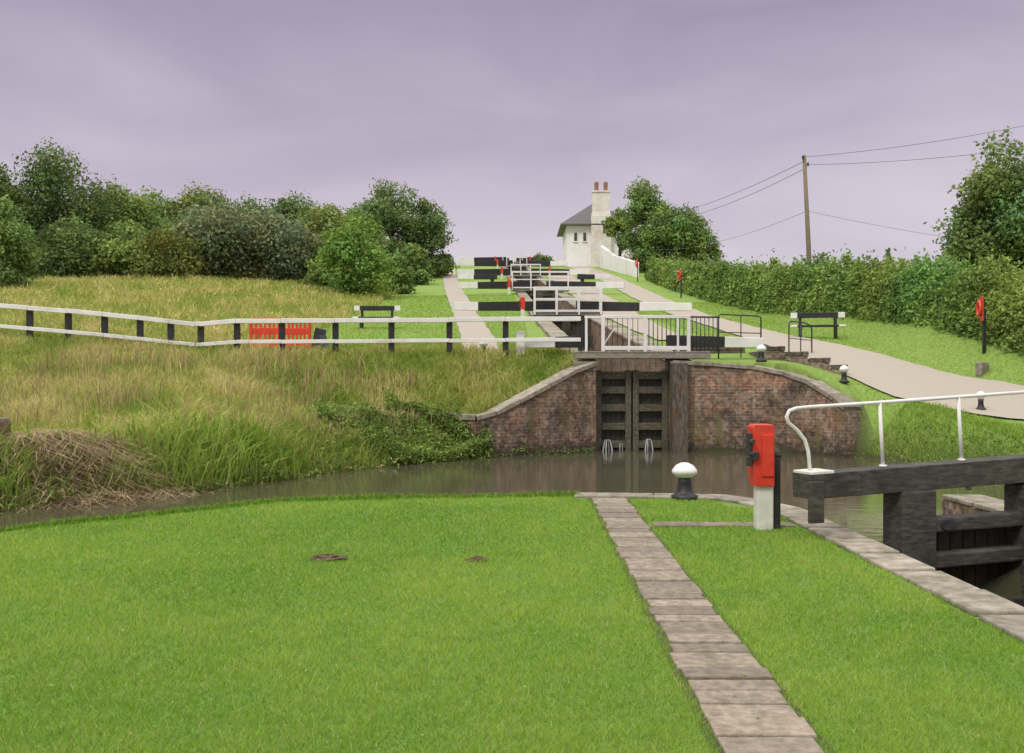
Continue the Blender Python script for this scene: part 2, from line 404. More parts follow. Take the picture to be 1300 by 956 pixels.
for (mx, my, r) in ((-1.62,8.95,.115),(-.3,8.85,.07)):
    mb = MB(); n = 16; vs = []
    for j in range(7):
        rr = r*(1-j/6.0); z = .035*(1-(1-j/6.0)**2)
        for k in range(n):
            q = 2*math.pi*k/n; s = 1+random.uniform(-.25,.25); vs.append((mx+rr*1.5*s*math.cos(q), my+rr*s*math.sin(q), .003+z+random.uniform(0,.014)))
    fs = [(j*n+k, j*n+(k+1)%n, (j+1)*n+(k+1)%n, (j+1)*n+k) for j in range(6) for k in range(n)]
    mb.add(vs, fs); mb.obj('molehill', ['soil'], label='small mound of dug brown soil on the mown lawn', category='molehill', group='molehills on the lawn')

# ------------------------------------------------------------------ paths
def ribbon(name, pts, widths, mat='tarmac', off=.045, nacross=6, step=.5):
    P = [np.array(p, float) for p in pts]; C = []; Wd = []
    for i in range(len(P)-1):
        p0, p1, p2, p3 = P[max(i-1,0)], P[i], P[i+1], P[min(i+2,len(P)-1)]
        q = max(2, int(np.linalg.norm(p2-p1)/step))
        for j in range(q):
            u = j/q
            C.append(.5*((2*p1)+(-p0+p2)*u+(2*p0-5*p1+4*p2-p3)*u*u+(-p0+3*p1-3*p2+p3)*u**3)); Wd.append(widths[i]*(1-u)+widths[i+1]*u)
    C.append(P[-1]); Wd.append(widths[-1]); C = np.array(C); tn = np.gradient(C, axis=0); tn /= np.linalg.norm(tn, axis=1)[:,None]
    nr = np.stack([tn[:,1], -tn[:,0]], 1); mb = MB(); vs = []
    for i in range(len(C)):
        for j in range(nacross+1):
            s = (j/nacross-.5)*Wd[i]
            if j in (0,nacross): s *= 1+.03*math.sin(i*.7+j)+random.uniform(-.02,.02)
            p = C[i]+nr[i]*s; vs.append((p[0], p[1], float(T(p[0],p[1]))+off))
    k = nacross+1
    mb.add(vs, [(i*k+j, i*k+j+1, (i+1)*k+j+1, (i+1)*k+j) for i in range(len(C)-1) for j in range(nacross)])
    mb.obj(name, [mat], kind='structure', smooth=True)
    return C, np.array(Wd)
TC, TW = ribbon('towpath', [(24,19.3),(16,22.4),(12.5,24.7),(11.4,27.0),(10.7,29.7),(10.15,32),(9.6,35),(9.3,43),(9.0,53),(8.8,68),(8.9,88),(8.0,118),(7,126)], [2.6,2.6,2.6,3.0,3.2,3.0,2.4,1.8,1.8,2.0,2.2,2.6,3])
ribbon('lockside_path', [(-.9,31),(-1.3,38),(-2.2,50),(-4.0,72),(-5.7,94),(-7.2,116)], [1.1,1.2,1.2,1.3,1.3,1.4])
ribbon('lockside_paving', [(axis(36)+2.6,36),(axis(48)+2.8,48),(axis(60)+3.1,60),(axis(90)+3.4,90),(axis(114)+3.6,114)], [1.1,1.7,2.2,2.4,3])
def ontow(x, y):
    r = np.zeros(x.shape, bool)
    for c_, w_ in zip(TC, TW): r |= (x-c_[0])**2+(y-c_[1])**2 < (w_*.49)**2
    return r

def slabs(mb, pts, width, length, z, h, gap=.012):
    P = [Vector((a,b_)) for a,b_ in pts]
    for i in range(len(P)-1):
        d = P[i+1]-P[i]; Ln = d.length; d.normalize(); ang = math.atan2(d.y,d.x); s = 0
        while s < Ln:
            l = min(length*random.uniform(.7,1.3), Ln-s)
            if l > .05:
                cc = P[i]+d*(s+l/2); hz = h+random.uniform(-.006,.006)
                mb.box((cc.x+random.uniform(-.012,.012),cc.y,z+hz/2), (l-gap*random.uniform(.8,2.0), width-gap-random.uniform(0,.045), hz), ang+random.uniform(-.025,.025))
            s += l
mb = MB(); slabs(mb, [(pathc(-3),-3),(pathc(13.35),13.35)], .48, .26, -.02, .045, .016)
slabs(mb, [(1.50,11.02),(3.02,11.02)], .3, .45, -.02, .04)
mb.obj('stone_path', ['slab'], bevel=.009, kind='structure')
mb = MB(); mb.add([(pathc(-3)-.26,-3,.005),(pathc(-3)+.26,-3,.005),(pathc(13.4)+.26,13.4,.005),(pathc(13.4)-.26,13.4,.005)],[(0,1,2,3)]); mb.box((2.27,11.02,.001),(1.5,.34,.006)); mb.obj('path_bedding', ['joint'], kind='structure')

# ------------------------------------------------------------------ walls
def wall_poly(mb, pts, zt, zb, th, mat=0):
    P = [Vector((a,b_)) for a,b_ in pts]; n = len(P); N = []
    for i in range(n):
        d = (P[min(i+1,n-1)]-P[max(i-1,0)]).normalized(); N.append(Vector((-d.y,d.x)))
    vs = []
    for i in range(n):
        q = P[i]+N[i]*th
        vs += [(P[i].x,P[i].y,zb),(P[i].x,P[i].y,zt[i]),(q.x,q.y,zt[i]),(q.x,q.y,zb)]
    fs = [(i*4+a, i*4+(a+1)%4, (i+1)*4+(a+1)%4, (i+1)*4+a) for i in range(n-1) for a in range(4)]
    fs += [(0,3,2,1), tuple((n-1)*4+a for a in range(4))]
    mb.add(vs, fs, mat)
def coping(mb, pts, zt, th, over, h, length):
    P = [Vector((a,b_,z)) for (a,b_),z in zip(pts,zt)]
    for i in range(len(P)-1):
        d3 = P[i+1]-P[i]; q = max(1, round(d3.length/length))
        d = Vector((d3.x,d3.y)).normalized(); N = Vector((-d.y,d.x,0))
        for j in range(q):
            a = P[i]+d3*(j/q+.006); b_ = P[i]+d3*((j+1)/q-.006); o = N*(th/2-over/2+random.uniform(-.01,.01))
            jz = Vector((0,0,h/2+random.uniform(-.008,.01)))
            mb.beam(a+o+jz, b_+o+jz, th+over, h)
def wall_thing(name, pts, zt, zb, th, label, over=.05, ch=.12, clen=.8, mat='brick', category='wall', cm='stone'):
    e = thing(name, (pts[0][0],pts[0][1],zb), label, category)
    mb = MB(); wall_poly(mb, pts, zt, zb, th); mb.obj('brickwork', [mat], parent=e)
    mb = MB(); coping(mb, pts, [z+.001 for z in zt], th, over, ch, clen); mb.obj('coping', [cm], parent=e, bevel=.015)
    return e
wall_thing('wing_wall', [(-.9,26.05),(-.4,26.2),(.2,26.55),(1.0,27.1),(1.7,27.6),(2.3,28.0)], [.47,.60,.90,1.31,1.68,1.9], -1.2, .5, 'curved red brick wing wall with sloping stone coping beside the lock')
wall_thing('canal_wall', [(-4.0,26.25),(-2.6,26.12),(-.92,26.05)], [.60,.53,.47], -1.0, .4, 'low brick canal wall with stone coping, half hidden by plants', ch=.15)
wall_thing('wing_wall', [(4.4,28.05),(5.5,28.02),(6.6,27.9),(7.3,27.55),(7.85,27.1),(8.25,26.55),(8.45,26.0)], [1.91,1.87,1.78,1.62,1.38,1.03,.72], -1.2, .5, 'curved red brick wing wall stained dark with sloping coping')
ys = [28.02,30,34,42,50,61,72,83,94,105,116,129]
def hc(y): return float(Hraw(np.array([axis(y)]), np.array([y]))[0])
for s in (-1,1):
    pts = [(axis(y)+s*1.05 if y > 29 else (2.3 if s < 0 else 4.4), y) for y in ys]; zt = [hc(y)+.02 for y in ys]
    zt[0] = 1.90
    e = thing('lock_chamber_wall', (pts[0][0],pts[0][1],0), 'long brick lock chamber wall with stone coping stepping uphill', 'wall', 'lock chamber walls')
    V4 = []
    for (a,b_),z in zip(pts,zt):
        V4 += [(a,b_,z-3.3),(a,b_,z),(a+s*.6,b_,z),(a+s*.6,b_,z-3.3)]
    n = len(pts); mb = MB()
    mb.add(V4, [(i*4+a, i*4+(a+1)%4, (i+1)*4+(a+1)%4, (i+1)*4+a) for i in range(n-1) for a in range(4)]+[(0,3,2,1), tuple((n-1)*4+a for a in range(4))])
    mb.obj('brickwork', ['brick'], parent=e)
    if s > 0: pts = pts[::-1]; zt = zt[::-1]
    mb = MB(); coping(mb, pts, [z+.001 for z in zt], .6, .04, .1, 1.1); mb.obj('coping', ['stone'], parent=e, bevel=.012)
for k in range(4):
    y0 = 29.3+22*k; y1 = 50+22*k-.3; z = hc(y0)-1.4; mb = MB()
    mb.add([(axis(y0)-1.1,y0,z),(axis(y0)+1.1,y0,z),(axis(y1)+1.1,y1,z),(axis(y1)-1.1,y1,z)], [(0,1,2,3)]); mb.obj('chamber_water', ['water'], kind='structure')
wall_thing('lock_wall', [(3.45,1.0),(3.45,6.0),(3.45,12.2),(3.2,13.0),(2.8,13.6),(1.9,13.75),(.85,13.86)], [-.012]*7, -3.5, .38, 'brick lock wall edge topped with worn flat stone coping', over=.02, ch=.045, clen=.75)
wall_thing('lock_wall', [(5.62,13.4),(5.62,6),(5.62,1.0)], [.0,.0,.0], -3.5, .5, 'brick lock wall with stone coping and clinging weeds', over=.02, ch=.06, clen=.9)
mb = MB(); mb.box((4.53,6,-2.9),(2.2,9.6,.02)); mb.obj('lock_water', ['water'], kind='structure')

# ------------------------------------------------------------------ near gate
def gp(x): return 10.0+(x-2.77)*.405
e = thing('lock_gate', (4.5,gp(4.5),-2.5), 'weathered black timber lock gate with white curved handrail', 'lock gate')
mb = MB(); mb.beam((2.83,gp(2.83),.53),(6.9,gp(6.9),.64),.27,.24,.30,.28); mb.beam((2.84,gp(2.84)-.002,.66),(3.10,gp(3.10)-.002,.668),.28,.03,mat=1)
mb.beam((2.87,gp(2.87)-.155,.38),(3.02,gp(3.02)-.155,.38),.05,.40,mat=0)
for xx in (3.42,4.75): mb.beam((xx,gp(xx)-.15,.42),(xx,gp(xx)-.15,.665),.06,.012)
mb.obj('balance_beam', ['oldwood','white'], parent=e, bevel=.02)
g = MB()
for x0, x1, z0, z1, th in ((3.86,4.30,-2.6,.44,.30),(5.42,5.62,-2.6,.45,.3),(3.5,3.68,-2.6,-.1,.26)):
    xm = (x0+x1)/2; g.box((xm,gp(xm)-.02,(z0+z1)/2),(x1-x0,th,z1-z0),.385)
for z, hh in ((.07,.15),(-.30,.15),(-.85,.18),(-1.5,.2),(-2.1,.2)):
    g.beam((4.28,gp(4.28)-.03,z),(5.45,gp(5.45)-.03,z),.2,hh)
    if z < -.1: g.beam((3.6,gp(3.6)-.03,z),(3.9,gp(3.9)-.03,z),.2,hh)
g.obj('gate_frame', ['oldwood'], parent=e, bevel=.02)
g = MB()
for i in range(13):
    x0 = 3.5+i*.163; top = -.22 if x0 < 4.2 else .02
    g.box((x0+.08,gp(x0+.08)+.14,(top-2.7)/2),(.158,.07,top+2.7),.385)
g.obj('gate_planking', ['gatewood'], parent=e, bevel=.006)
g = MB(); x0 = 4.5; v = []
for k in range(16):
    q = 2*math.pi*k/16; v.append((x0+.09*math.cos(q)*.92, gp(x0)-.142+.09*math.cos(q)*.39, .07+.055*math.sin(q)))
g.add(v+[(a,b_-.012,c_) for a,b_,c_ in v], [tuple(range(16,32))]+[(k,(k+1)%16,16+(k+1)%16,16+k) for k in range(16)]); g.obj('oval_plate', ['metal'], parent=e)
hr = MB(); pts = [(2.93,.66),(2.91,.86),(2.87,.98),(2.78,1.08),(2.69,1.15),(2.67,1.21),(2.70,1.265),(2.78,1.29),(2.93,1.30),(3.7,1.335),(4.6,1.38),(6.9,1.50)]
hr.tube([(a,gp(a),z) for a,z in pts], .019, 10)
for a in (3.73,4.70,5.65): hr.tube([(a+.04,gp(a+.04),.65+(a-3.7)*.03),(a,gp(a),1.335+(a-3.7)*.045)], .019, 10); hr.lathe((a+.04,gp(a+.04),.655+(a-2.8)*.03),[(.04,0),(.04,.02)],10)
hr.obj('handrail', ['white_clean'], parent=e, smooth=True)

def paddle_big(x, y):
    z = 0; e = thing('paddle_gear', (x,y,z), 'red and white paddle winding gear post with black rack', 'paddle gear')
    g = MB(); g.box((x+.02,y,.23),(.17,.18,.50)); g.obj('white_post', ['white'], parent=e, bevel=.015)
    g = MB(); vs = []
    prof_ = [(-.10,.46),(.105,.46),(.105,1.07),(.09,1.10),(-.10,1.10),(-.12,1.07),(-.12,.62)]
    for yy in (-.13,.13): vs += [(x+a,y+yy,b_) for a,b_ in prof_]
    n = len(prof_); g.add(vs, [tuple(range(n)), tuple(range(2*n-1,n-1,-1))]+[(i+n,(i+1)%n+n,(i+1)%n,i) for i in range(n)])
    g.box((x+.03,y-.138,.78),(.12,.016,.44)); g.obj('red_casing', ['red'], parent=e, bevel=.012)
    g = MB(); g.box((x-.135,y-.04,.87),(.05,.15,.28)); g.lathe((x-.10,y-.15,.74),[(.04,0),(.04,.08)],14); g.tube([(x-.135,y-.2,.93),(x-.135,y+.04,.93)],.025,10)
    g.tube([(x-.135,y-.2,.80),(x-.135,y+.04,.80)],.02,10); g.box((x-.155,y-.1,.72),(.05,.1,.10)); g.obj('winding_gear', ['metal'], parent=e, bevel=.006)
    g = MB(); g.box((x+.155,y+.03,.37),(.075,.13,.76)); g.lathe((x+.155,y+.03,.745),[(.06,0),(.065,.03),(.045,.07),(.01,.09)],12); g.obj('rack_post', ['black'], parent=e, bevel=.01)
paddle_big(2.62,10.75)

def bollard(x, y, z, s=1.0, lab='black mooring bollard with white domed top beside the water'):
    e = thing('mooring_bollard', (x,y,z), lab, 'bollard', 'mooring bollards around the locks')
    g = MB(); g.lathe((x,y,z-.03),[(.175*s,0),(.175*s,.05),(.13*s,.07),(.10*s,.12),(.085*s,.22),(.09*s,.29)],22); g.obj('base', ['black'], parent=e, smooth=True)
    g = MB(); g.lathe((x,y,z-.03),[(.09*s,.285),(.12*s,.31),(.165*s,.345),(.165*s,.375),(.15*s,.40),(.11*s,.445),(.05*s,.475),(.005,.48)],22); g.obj('cap', ['white_clean'], parent=e, smooth=True)
bollard(2.25,13.35,.03,1.0)
for (x,y,s) in ((7.0,28.75,.85),(8.95,27.6,.75),(11.4,24.9,.72),(-.85,30.6,.8)): bollard(x,y,float(T(x,y))+.03,s,'black and white mooring bollard on lockside grass')

# ------------------------------------------------------------------ first upper lock gate
yg = 28.75
e = thing('lock_gate', (3.35,yg,-.6), 'dark timber mitre lock gates with black and white balance beams', 'lock gate')
def leafgate(g, x0, x1, yy, zb, zt, rails, th=.16, pw=.2):
    g.box((x0+pw/2,yy,(zb+zt)/2),(pw,th+.06,zt-zb)); g.box((x1-pw/2,yy,(zb+zt)/2),(pw,th+.06,zt-zb))
    for z in rails: g.box(((x0+x1)/2,yy,z),(x1-x0-2*pw,th,.2))
for x0, x1 in ((2.33,3.34),(3.38,4.37)):
    g = MB(); leafgate(g, x0, x1, yg, -.9, 1.78, [-.3,.2,.72,1.22,1.62],pw=.17); g.obj('gate_leaf', ['leafwood'], parent=e, bevel=.015)
g = MB()
for i in range(14): g.box((2.33+i*.148+.07,yg+.12,.42),(.143,.06,2.64))
g.obj('gate_planking', ['gatewood'], parent=e, bevel=.005)
for sx, xa, xb in ((-1,2.3,.4),(1,4.5,7.3)):
    g = MB(); xw = xb-sx*.9 if sx < 0 else xb-1.15
    y0, y1 = 29.7, 29.3+(.5 if sx > 0 else 1)
    f = (xw-xa)/(xb-xa); ym = y0+(y1-y0)*f
    g.beam((xa,y0,2.62),(xw,ym,2.6),.36,.36,.3,.31,mat=0); g.beam((xw+sx*.001,ym,2.6),(xb,y1,2.58),.3,.31,.27,.28,mat=1)
    g.obj('balance_beam', ['black','white_clean'], parent=e, bevel=.015)
g = MB(); g.box((4.56,27.98,.72),(.42,.5,2.5)); g.obj('quoin_post', ['quoin'], parent=e, bevel=.02)
for (xa, zz, w0, w1) in ((2.66,-.20,.03,.34),(3.02,-.30,.02,.12),(3.80,-.18,.025,.28)):
    g = MB(); vs = []; nr_, nc_ = 8, 9
    for i in range(nr_):
        u = i/(nr_-1); ww = w0+(w1-w0)*u**.8; yy = yg-.1-.35*math.sin(u*1.5); z = zz+.10*math.sin(min(u*3,1.5))-(zz+.10+.46)*u*u
        for j in range(nc_): s = j/(nc_-1)-.5; vs.append((xa+s*ww, yy-.04*math.sin(j*2.1), z+.02*math.sin(j*3.7)*u))
    fs = [(i*nc_+j,i*nc_+j+1,(i+1)*nc_+j+1,(i+1)*nc_+j) for i in range(nr_-1) for j in range(nc_-1) if (j % 2 == 0 or i < 3)]
    g.add(vs, fs); g.obj('water_leak', ['foam'], parent=e)

e = thing('footbridge', (3.4,28.4,1.95), 'plank footbridge over lock gates with white rails and black balusters', 'footbridge')
g = MB()
g.beam((1.75,28.15,2.17),(5.45,28.15,2.17),.14,.15); g.beam((1.75,28.85,2.17),(5.45,28.85,2.17),.14,.15)
for i in range(26): g.box((1.82+i*.142,28.5,2.27),(.13,.86,.045))
g.obj('deck', ['deck'], parent=e, bevel=.01)
g = MB()
for xx in (2.5,3.66,4.85): g.box((xx,28.12,2.78),(.09,.09,1.0))
for (z,h_) in ((3.24,.085),(2.38,.11)): g.beam((2.45,28.12,z),(4.9,28.12,z),.06,h_)
g.beam((2.5,28.12,2.44),(2.8,28.12,2.9),.03,.03)
g.obj('white_railing', ['white_clean'], parent=e, bevel=.008)
g = MB()
for i in range(9): g.tube([(3.76+i*.12,28.12,2.42),(3.76+i*.12,28.12,3.22)],.013,6)
for i in range(7): g.tube([(4.95+i*.12,28.12+i*.03,2.3),(4.95+i*.12,28.12+i*.03,3.22)],.013,6)
for i in range(7): g.tube([(2.62+i*.14,28.14,2.42),(2.62+i*.14,28.14,3.22)],.009,6)
g.tube([(4.9,28.12,3.24),(5.75,28.35,3.24)],.025,8); g.tube([(4.9,28.12,2.36),(5.75,28.35,2.36)],.02,8)
g.obj('baluster_railing', ['metal'], parent=e, smooth=True)
g = MB()
for xx in (2.1,3.3,4.7): g.box((xx,28.95,2.8),(.07,.07,1.0))
g.beam((2.05,28.95,3.28),(4.75,28.95,3.28),.05,.07); g.obj('rear_railing', ['white_clean'], parent=e, bevel=.006)

e = thing('metal_railing', (6.9,30.5,2.2), 'short dark metal railing with curved end beside the balance beam', 'railing')
g = MB(); g.tube([(6.05,30.0,2.1),(6.05,30.0,3.38),(6.1,30.0,3.42),(6.6,30.3,3.42),(7.4,30.8,3.42),(7.5,30.85,3.38),(7.5,30.85,2.1)],.022,8); g.tube([(6.05,30,2.9),(7.5,30.85,2.9)],.015,8); g.tube([(6.8,30.42,2.1),(6.8,30.42,3.42)],.018,8)
g.obj('rail', ['metal'], parent=e, smooth=True)
e = thing('handrail', (9.0,32,2.2), 'dark curved tubular handrail beside brick steps', 'handrail')
zz = float(T(9.0,32.2)); g = MB(); g.tube([(8.6,31.8,zz-.3),(8.6,31.8,zz+.95),(8.65,31.8,zz+1.02),(9.2,32.2,zz+1.0),(9.45,32.4,zz+.92),(9.5,32.45,zz+.8),(9.5,32.45,zz-.2)],.022,8); g.tube([(9.05,32.1,zz-.2),(9.05,32.1,zz+1.0)],.018,8); g.tube([(8.6,31.8,zz+.5),(9.5,32.45,zz+.45)],.013,8)
g.obj('rail', ['metal'], parent=e, smooth=True)
e = thing('brick_steps', (8.2,30,1.4), 'chunky brick steps with dark coped edges beside the lock', 'steps')
for (xa,xb,ya,zt) in ((7.25,7.85,29.5,2.42),(7.85,8.45,29.25,2.26),(8.45,9.0,29.0,2.08),(9.0,9.42,28.8,1.88)):
    g = MB(); g.box(((xa+xb)/2,(ya+31.4)/2,(zt+1.2)/2-.04),(xb-xa-.004,31.4-ya,zt-1.2-.08)); g.obj('step', ['brickpave'], parent=e)
    g = MB(); g.box((xb-.07,(ya+31.4)/2-.02,zt-.01),(.17,31.4-ya+.06,.13)); g.box(((xa+xb)/2-.09,ya+.05,zt-.012),(xb-xa-.19,.14,.12)); g.obj('step_edge', ['brickdark'], parent=e, bevel=.015)
g = MB(); g.beam((5.0,31.6,2.32),(7.2,31.9,2.45),.3,.42); g.obj('low_brick_wall', ['brickdark'], label='low dark brick wall beside the lock', category='wall')

# ------------------------------------------------------------------ gates further up
def paddle_small(x, y, z, s=1.0):
    e = thing('paddle_gear', (x,y,z), 'small red and white paddle gear post at the lockside', 'paddle gear', 'paddle gear posts up the flight')
    g = MB(); g.box((x,y,z+.28*s),(.17,.17,.56*s)); g.obj('white_post', ['white'], parent=e)
    g = MB(); g.box((x,y,z+.82*s),(.23,.22,.56*s)); g.box((x,y,z+1.12*s),(.17,.16,.06)); g.obj('red_casing', ['red'], parent=e, bevel=.02)
    g = MB(); g.box((x-.15,y-.08,z+.8*s),(.08,.12,.3)); g.obj('winding_gear', ['metal'], parent=e)
for k in range(1,6):
    Yk = 28+22*k if k < 5 else 130; A = axis(Yk); z = hc(Yk-.5)
    e = thing('lock_gate', (A,Yk,z-3), 'timber mitre lock gates with long black white-tipped balance beams', 'lock gate', 'lock gates up the flight')
    for x0, x1 in ((A-1.04,A-.01),(A+.01,A+1.04)):
        g = MB(); leafgate(g, x0, x1, Yk, z-3, z+.25, [z-2.2,z-1.4,z-.7,z,z+.15])
        for i in range(6): g.box((x0+i*.17+.09,Yk+.12,z-1.4),(.16,.06,3.2))
        g.obj('gate_leaf', ['leafwood'], parent=e)
    for s in (-1,1):
        rch = ([0,5.4,5.65,6.2,6.6,6.9] if s < 0 else [0,5.9,5.8,5.8,5.6,5.6])[k]; wl = ([0,1.1,1.3,1.5,1.8,2.0] if s < 0 else [0,2.4,1.9,1.8,1.8,1.8])[k]; xa, xb = A+s*.5, A+s*rch
        xw = xb-s*wl
        yt = Yk-1.4; hh = [0,.48,.54,.62,.68,.72][k]; zend = max(z+.5, float(T(xb,yt))+.6); f = (xw-xa)/(xb-xa); zw = z+.62+(zend-z-.62)*f
        g = MB()
        g.beam((xa,Yk-.05,z+.66),(xw,Yk-.05-1.35*f,zw),.40,hh,.34,hh*.85,mat=0)
        g.beam((xw+s*.001,Yk-.05-1.35*f,zw),(xb,yt,zend),.34,hh*.85,.30,hh*.78,mat=1); g.obj('balance_beam', ['black','white_clean'], parent=e, bevel=.015)
    fb = thing('footbridge', (A,Yk-1.0,z), 'narrow plank lock footbridge with white post and rail sides', 'footbridge', 'footbridges up the flight')
    hw = [0,1.65,2.0,1.4,1.2,1.3][k]
    g = MB(); g.beam((A-hw,Yk-1.25,z+.2),(A+hw,Yk-1.25,z+.2),.5,.16); g.obj('deck', ['deck'], parent=fb)
    for yy in ((Yk-1.56,Yk-.94) if k == 1 else (Yk-1.56,)):
        g = MB(); zo = z+.10; hp_ = 1.25 if k < 3 else 1.0
        for i in range(4): xx = A-hw+.08+i*(2*hw-.16)/3; g.box((xx,yy,zo+hp_/2+.05),(.09,.09,hp_))
        g.beam((A-hw+.03,yy,zo+hp_+.07),(A+hw-.03,yy,zo+hp_+.07),.07,.12)
        if k < 3: g.beam((A-hw+.03,yy,zo+.80),(A+hw-.03,yy,zo+.80),.05,.07); g.beam((A-hw+.03,yy,zo+.24),(A+hw-.03,yy,zo+.24),.05,.09)
        g.obj('white_railing', ['white_clean'], parent=fb)
    for s in ((-1,) if k in (1,2,4) else (-1,1)):
        xx = A+s*2.15; paddle_small(xx, Yk-1.9, float(T(xx,Yk-1.9)), .95)
for (xa,xb,y) in ((5.3,8.0,83),(-4.4,-1.2,83)):
    z0 = float(T(xa,y))+.65; z1 = float(T(xb,y))+.65; s = -1 if xa < 0 else 1
    g = MB()
    if s < 0: g.beam((xb,y,z1),(xa+1.3,y,z0),.34,.42,.3,.38,mat=0); g.beam((xa+1.299,y,z0),(xa,y,z0),.3,.38,.28,.34,mat=1)
    else: g.beam((xa,y,z0),(xb-1.3,y,z1),.34,.42,.3,.38,mat=0); g.beam((xb-1.299,y,z1),(xb,y,z1),.3,.38,.28,.34,mat=1)
    xx = (xb-.4) if s < 0 else (xa+.4); g.box((xx,y,(z0+z1)/2-.5),(.3,.25,.8),mat=0)
    g.obj('side_pond_beam', ['black','white_clean'], label='black balance beam with white painted tip on a post', category='balance beam', group='side balance beams up the flight', bevel=.015)

# ------------------------------------------------------------------ fence
px2x = lambda p: (p-650)/43.33
tops = [(-60,383),(0,388),(110,397),(178,404),(250,412),(300,408),(500,407),(735,406)]
def ft(x): 
    p = x*43.33+650; return 1.6+(478-np.interp(p, [a for a,_ in tops], [b_ for _,b_ in tops]))/43.33
fx = [px2x(p) for p in (-58,-10,38,87,133,178,217,255,301,358,426,497,571,642,736)]
def fy(x): return 30.0-.10*max(0,x+3)
e = thing('fence', (-6,30,2.2), 'black posts with white painted rails along the bank', 'fence')
for x in fx:
    g = MB(); zb = float(T(x,fy(x)))-.15; zt = ft(x)-.02; g.box((x,fy(x),(zb+zt)/2),(.17,.13,zt-zb)); g.obj('post', ['black'], parent=e, bevel=.012)
for nm, off, hh in (('top_rail',0,.13),('lower_rail',-.6,.11)):
    g = MB(); xs = sorted(fx+[px2x(250)])
    for a, b_ in zip(xs[:-1], xs[1:]):
        ja, jb = random.uniform(-.008,.008), random.uniform(-.008,.008)
        g.beam((a,fy(a)-.09,ft(a)+off+ja),(b_-.006,fy(b_)-.09,ft(b_)+off+jb),.05 if off else .16,hh)
    g.obj(nm, ['white_clean'], parent=e, bevel=.01)
g = MB(); g.box((.25,29.9,2.55),(.24,.2,.75)); g.obj('mooring_post', ['white_clean'], bevel=.02, label='short squat white post beside the fence', category='post')

e = thing('plastic_barrier', (-6.8,31,2.3), 'red plastic barrier panels standing in long grass behind the fence', 'barrier')
for (x0, x1, yy) in ((-7.95,-7.0,31.0),(-6.98,-6.1,31.1)):
    g = MB(); z = float(T((x0+x1)/2,yy))+.18
    g.beam((x0,yy,z+.82),(x1,yy,z+.82),.06,.15); g.beam((x0,yy,z+.50),(x1,yy,z+.50),.04,.20); g.beam((x0,yy,z+.10),(x1,yy,z+.10),.05,.14)
    g.box((x0+.05,yy,z+.43),(.09,.07,.88)); g.box((x1-.05,yy,z+.43),(.09,.07,.88))
    for i in range(5): g.box((x0+.2+i*(x1-x0-.4)/4,yy,z+.3),(.06,.035,.4)); g.box((x0+.2+i*(x1-x0-.4)/4,yy,z+.68),(.06,.035,.2))
    g.box((x0+.2,yy,z-.1),(.1,.4,.3)); g.box((x1-.2,yy,z-.1),(.1,.4,.3))
    g.obj('panel', ['orange'], parent=e, bevel=.01)
g = MB(); g.beam((-5.98,31.2,2.3),(-5.8,31.1,3.05),.35,.05); g.beam((-5.6,30.9,2.4),(-5.75,31,2.85),.3,.05); g.obj('dark_board', ['grey'], label='dark grey boards leaning against the barrier', category='board')

def bench(x, y, rz, lab):
    z = float(T(x,y)); e = thing('bench', (x,y,z), lab, 'bench', 'black and white lockside benches')
    R = Matrix.Rotation(rz,3,'Z'); q = lambda a,b_,c_: tuple(Vector((x,y,z))+R@Vector((a,b_,c_)))
    for nm, yy, zz, hh, dd in (('seat',0,.45,.07,.42),('backrest',.24,.86,.2,.07)):
        g = MB(); g.beam(q(-.72,yy,zz),q(.72,yy,zz),dd,hh,mat=0); g.beam(q(-.96,yy,zz),q(-.721,yy,zz),dd,hh,mat=1); g.beam(q(.721,yy,zz),q(.96,yy,zz),dd,hh,mat=1); g.obj(nm, ['black','white_clean'], parent=e, bevel=.012)
    for sx in (-.62,.62):
        g = MB(); g.beam(q(sx,.24,-.1),q(sx,.24,.8),.1,.1); g.beam(q(sx,-.16,-.1),q(sx,-.16,.42),.1,.1); g.obj('leg', ['black'], parent=e, bevel=.01)
bench(-5.6,42.3,0,'black timber bench with white ends on mown grass')
bench(11.2,37.5,-.25,'black timber bench with white ends beside the hedge')

def buoy(x, y, h=1.5, ry=1.2, s=1.0, lab='red lifebuoy housing on a post beside the hedge'):
    z = float(T(x,y)); e = thing('lifebuoy_stand', (x,y,z), lab, 'lifebuoy', 'lifebuoy stands along the towpath')
    g = MB(); g.box((x,y,z+h/2-.1),(.08,.08,h+.2)); g.obj('post', ['black'], parent=e)
    cx_, sx_ = math.cos(ry), math.sin(ry)
    g = MB(); g.box((x-.06*sx_,y-.06*cx_,z+h),(.34*s,.06,.85*s),-ry); g.obj('backboard', ['red'], parent=e, bevel=.02)
    g = MB(); R = Matrix.Rotation(-ry,3,'Z'); pts = [Vector((x,y,z+h+.02))+R@Vector((.24*s*math.sin(a),-.14,.24*s*math.cos(a))) for a in np.linspace(0,2*math.pi,21)]
    g.tube(pts,.05*s,8); g.obj('ring', ['buoy'], parent=e, smooth=True)
buoy(13.6,29.5,1.28,1.8,.85); buoy(10.9,66,1.5,1.3,.85); buoy(10.8,88,1.6,1.3,.9)

wall_thing('brick_pier', [(-9.2,16.6),(-8.25,16.5)], [.85,.85], -.4, .3, 'weathered purple brick pier with capping on the reedy bank', ch=.08)
g = MB(); g.box((12.95,28.2,float(T(12.95,28.2))+.12),(.35,.2,.40),.5); g.obj('stone_headwall', ['stone'], bevel=.03, label='small stone headwall in the grass by the hedge', category='stone')

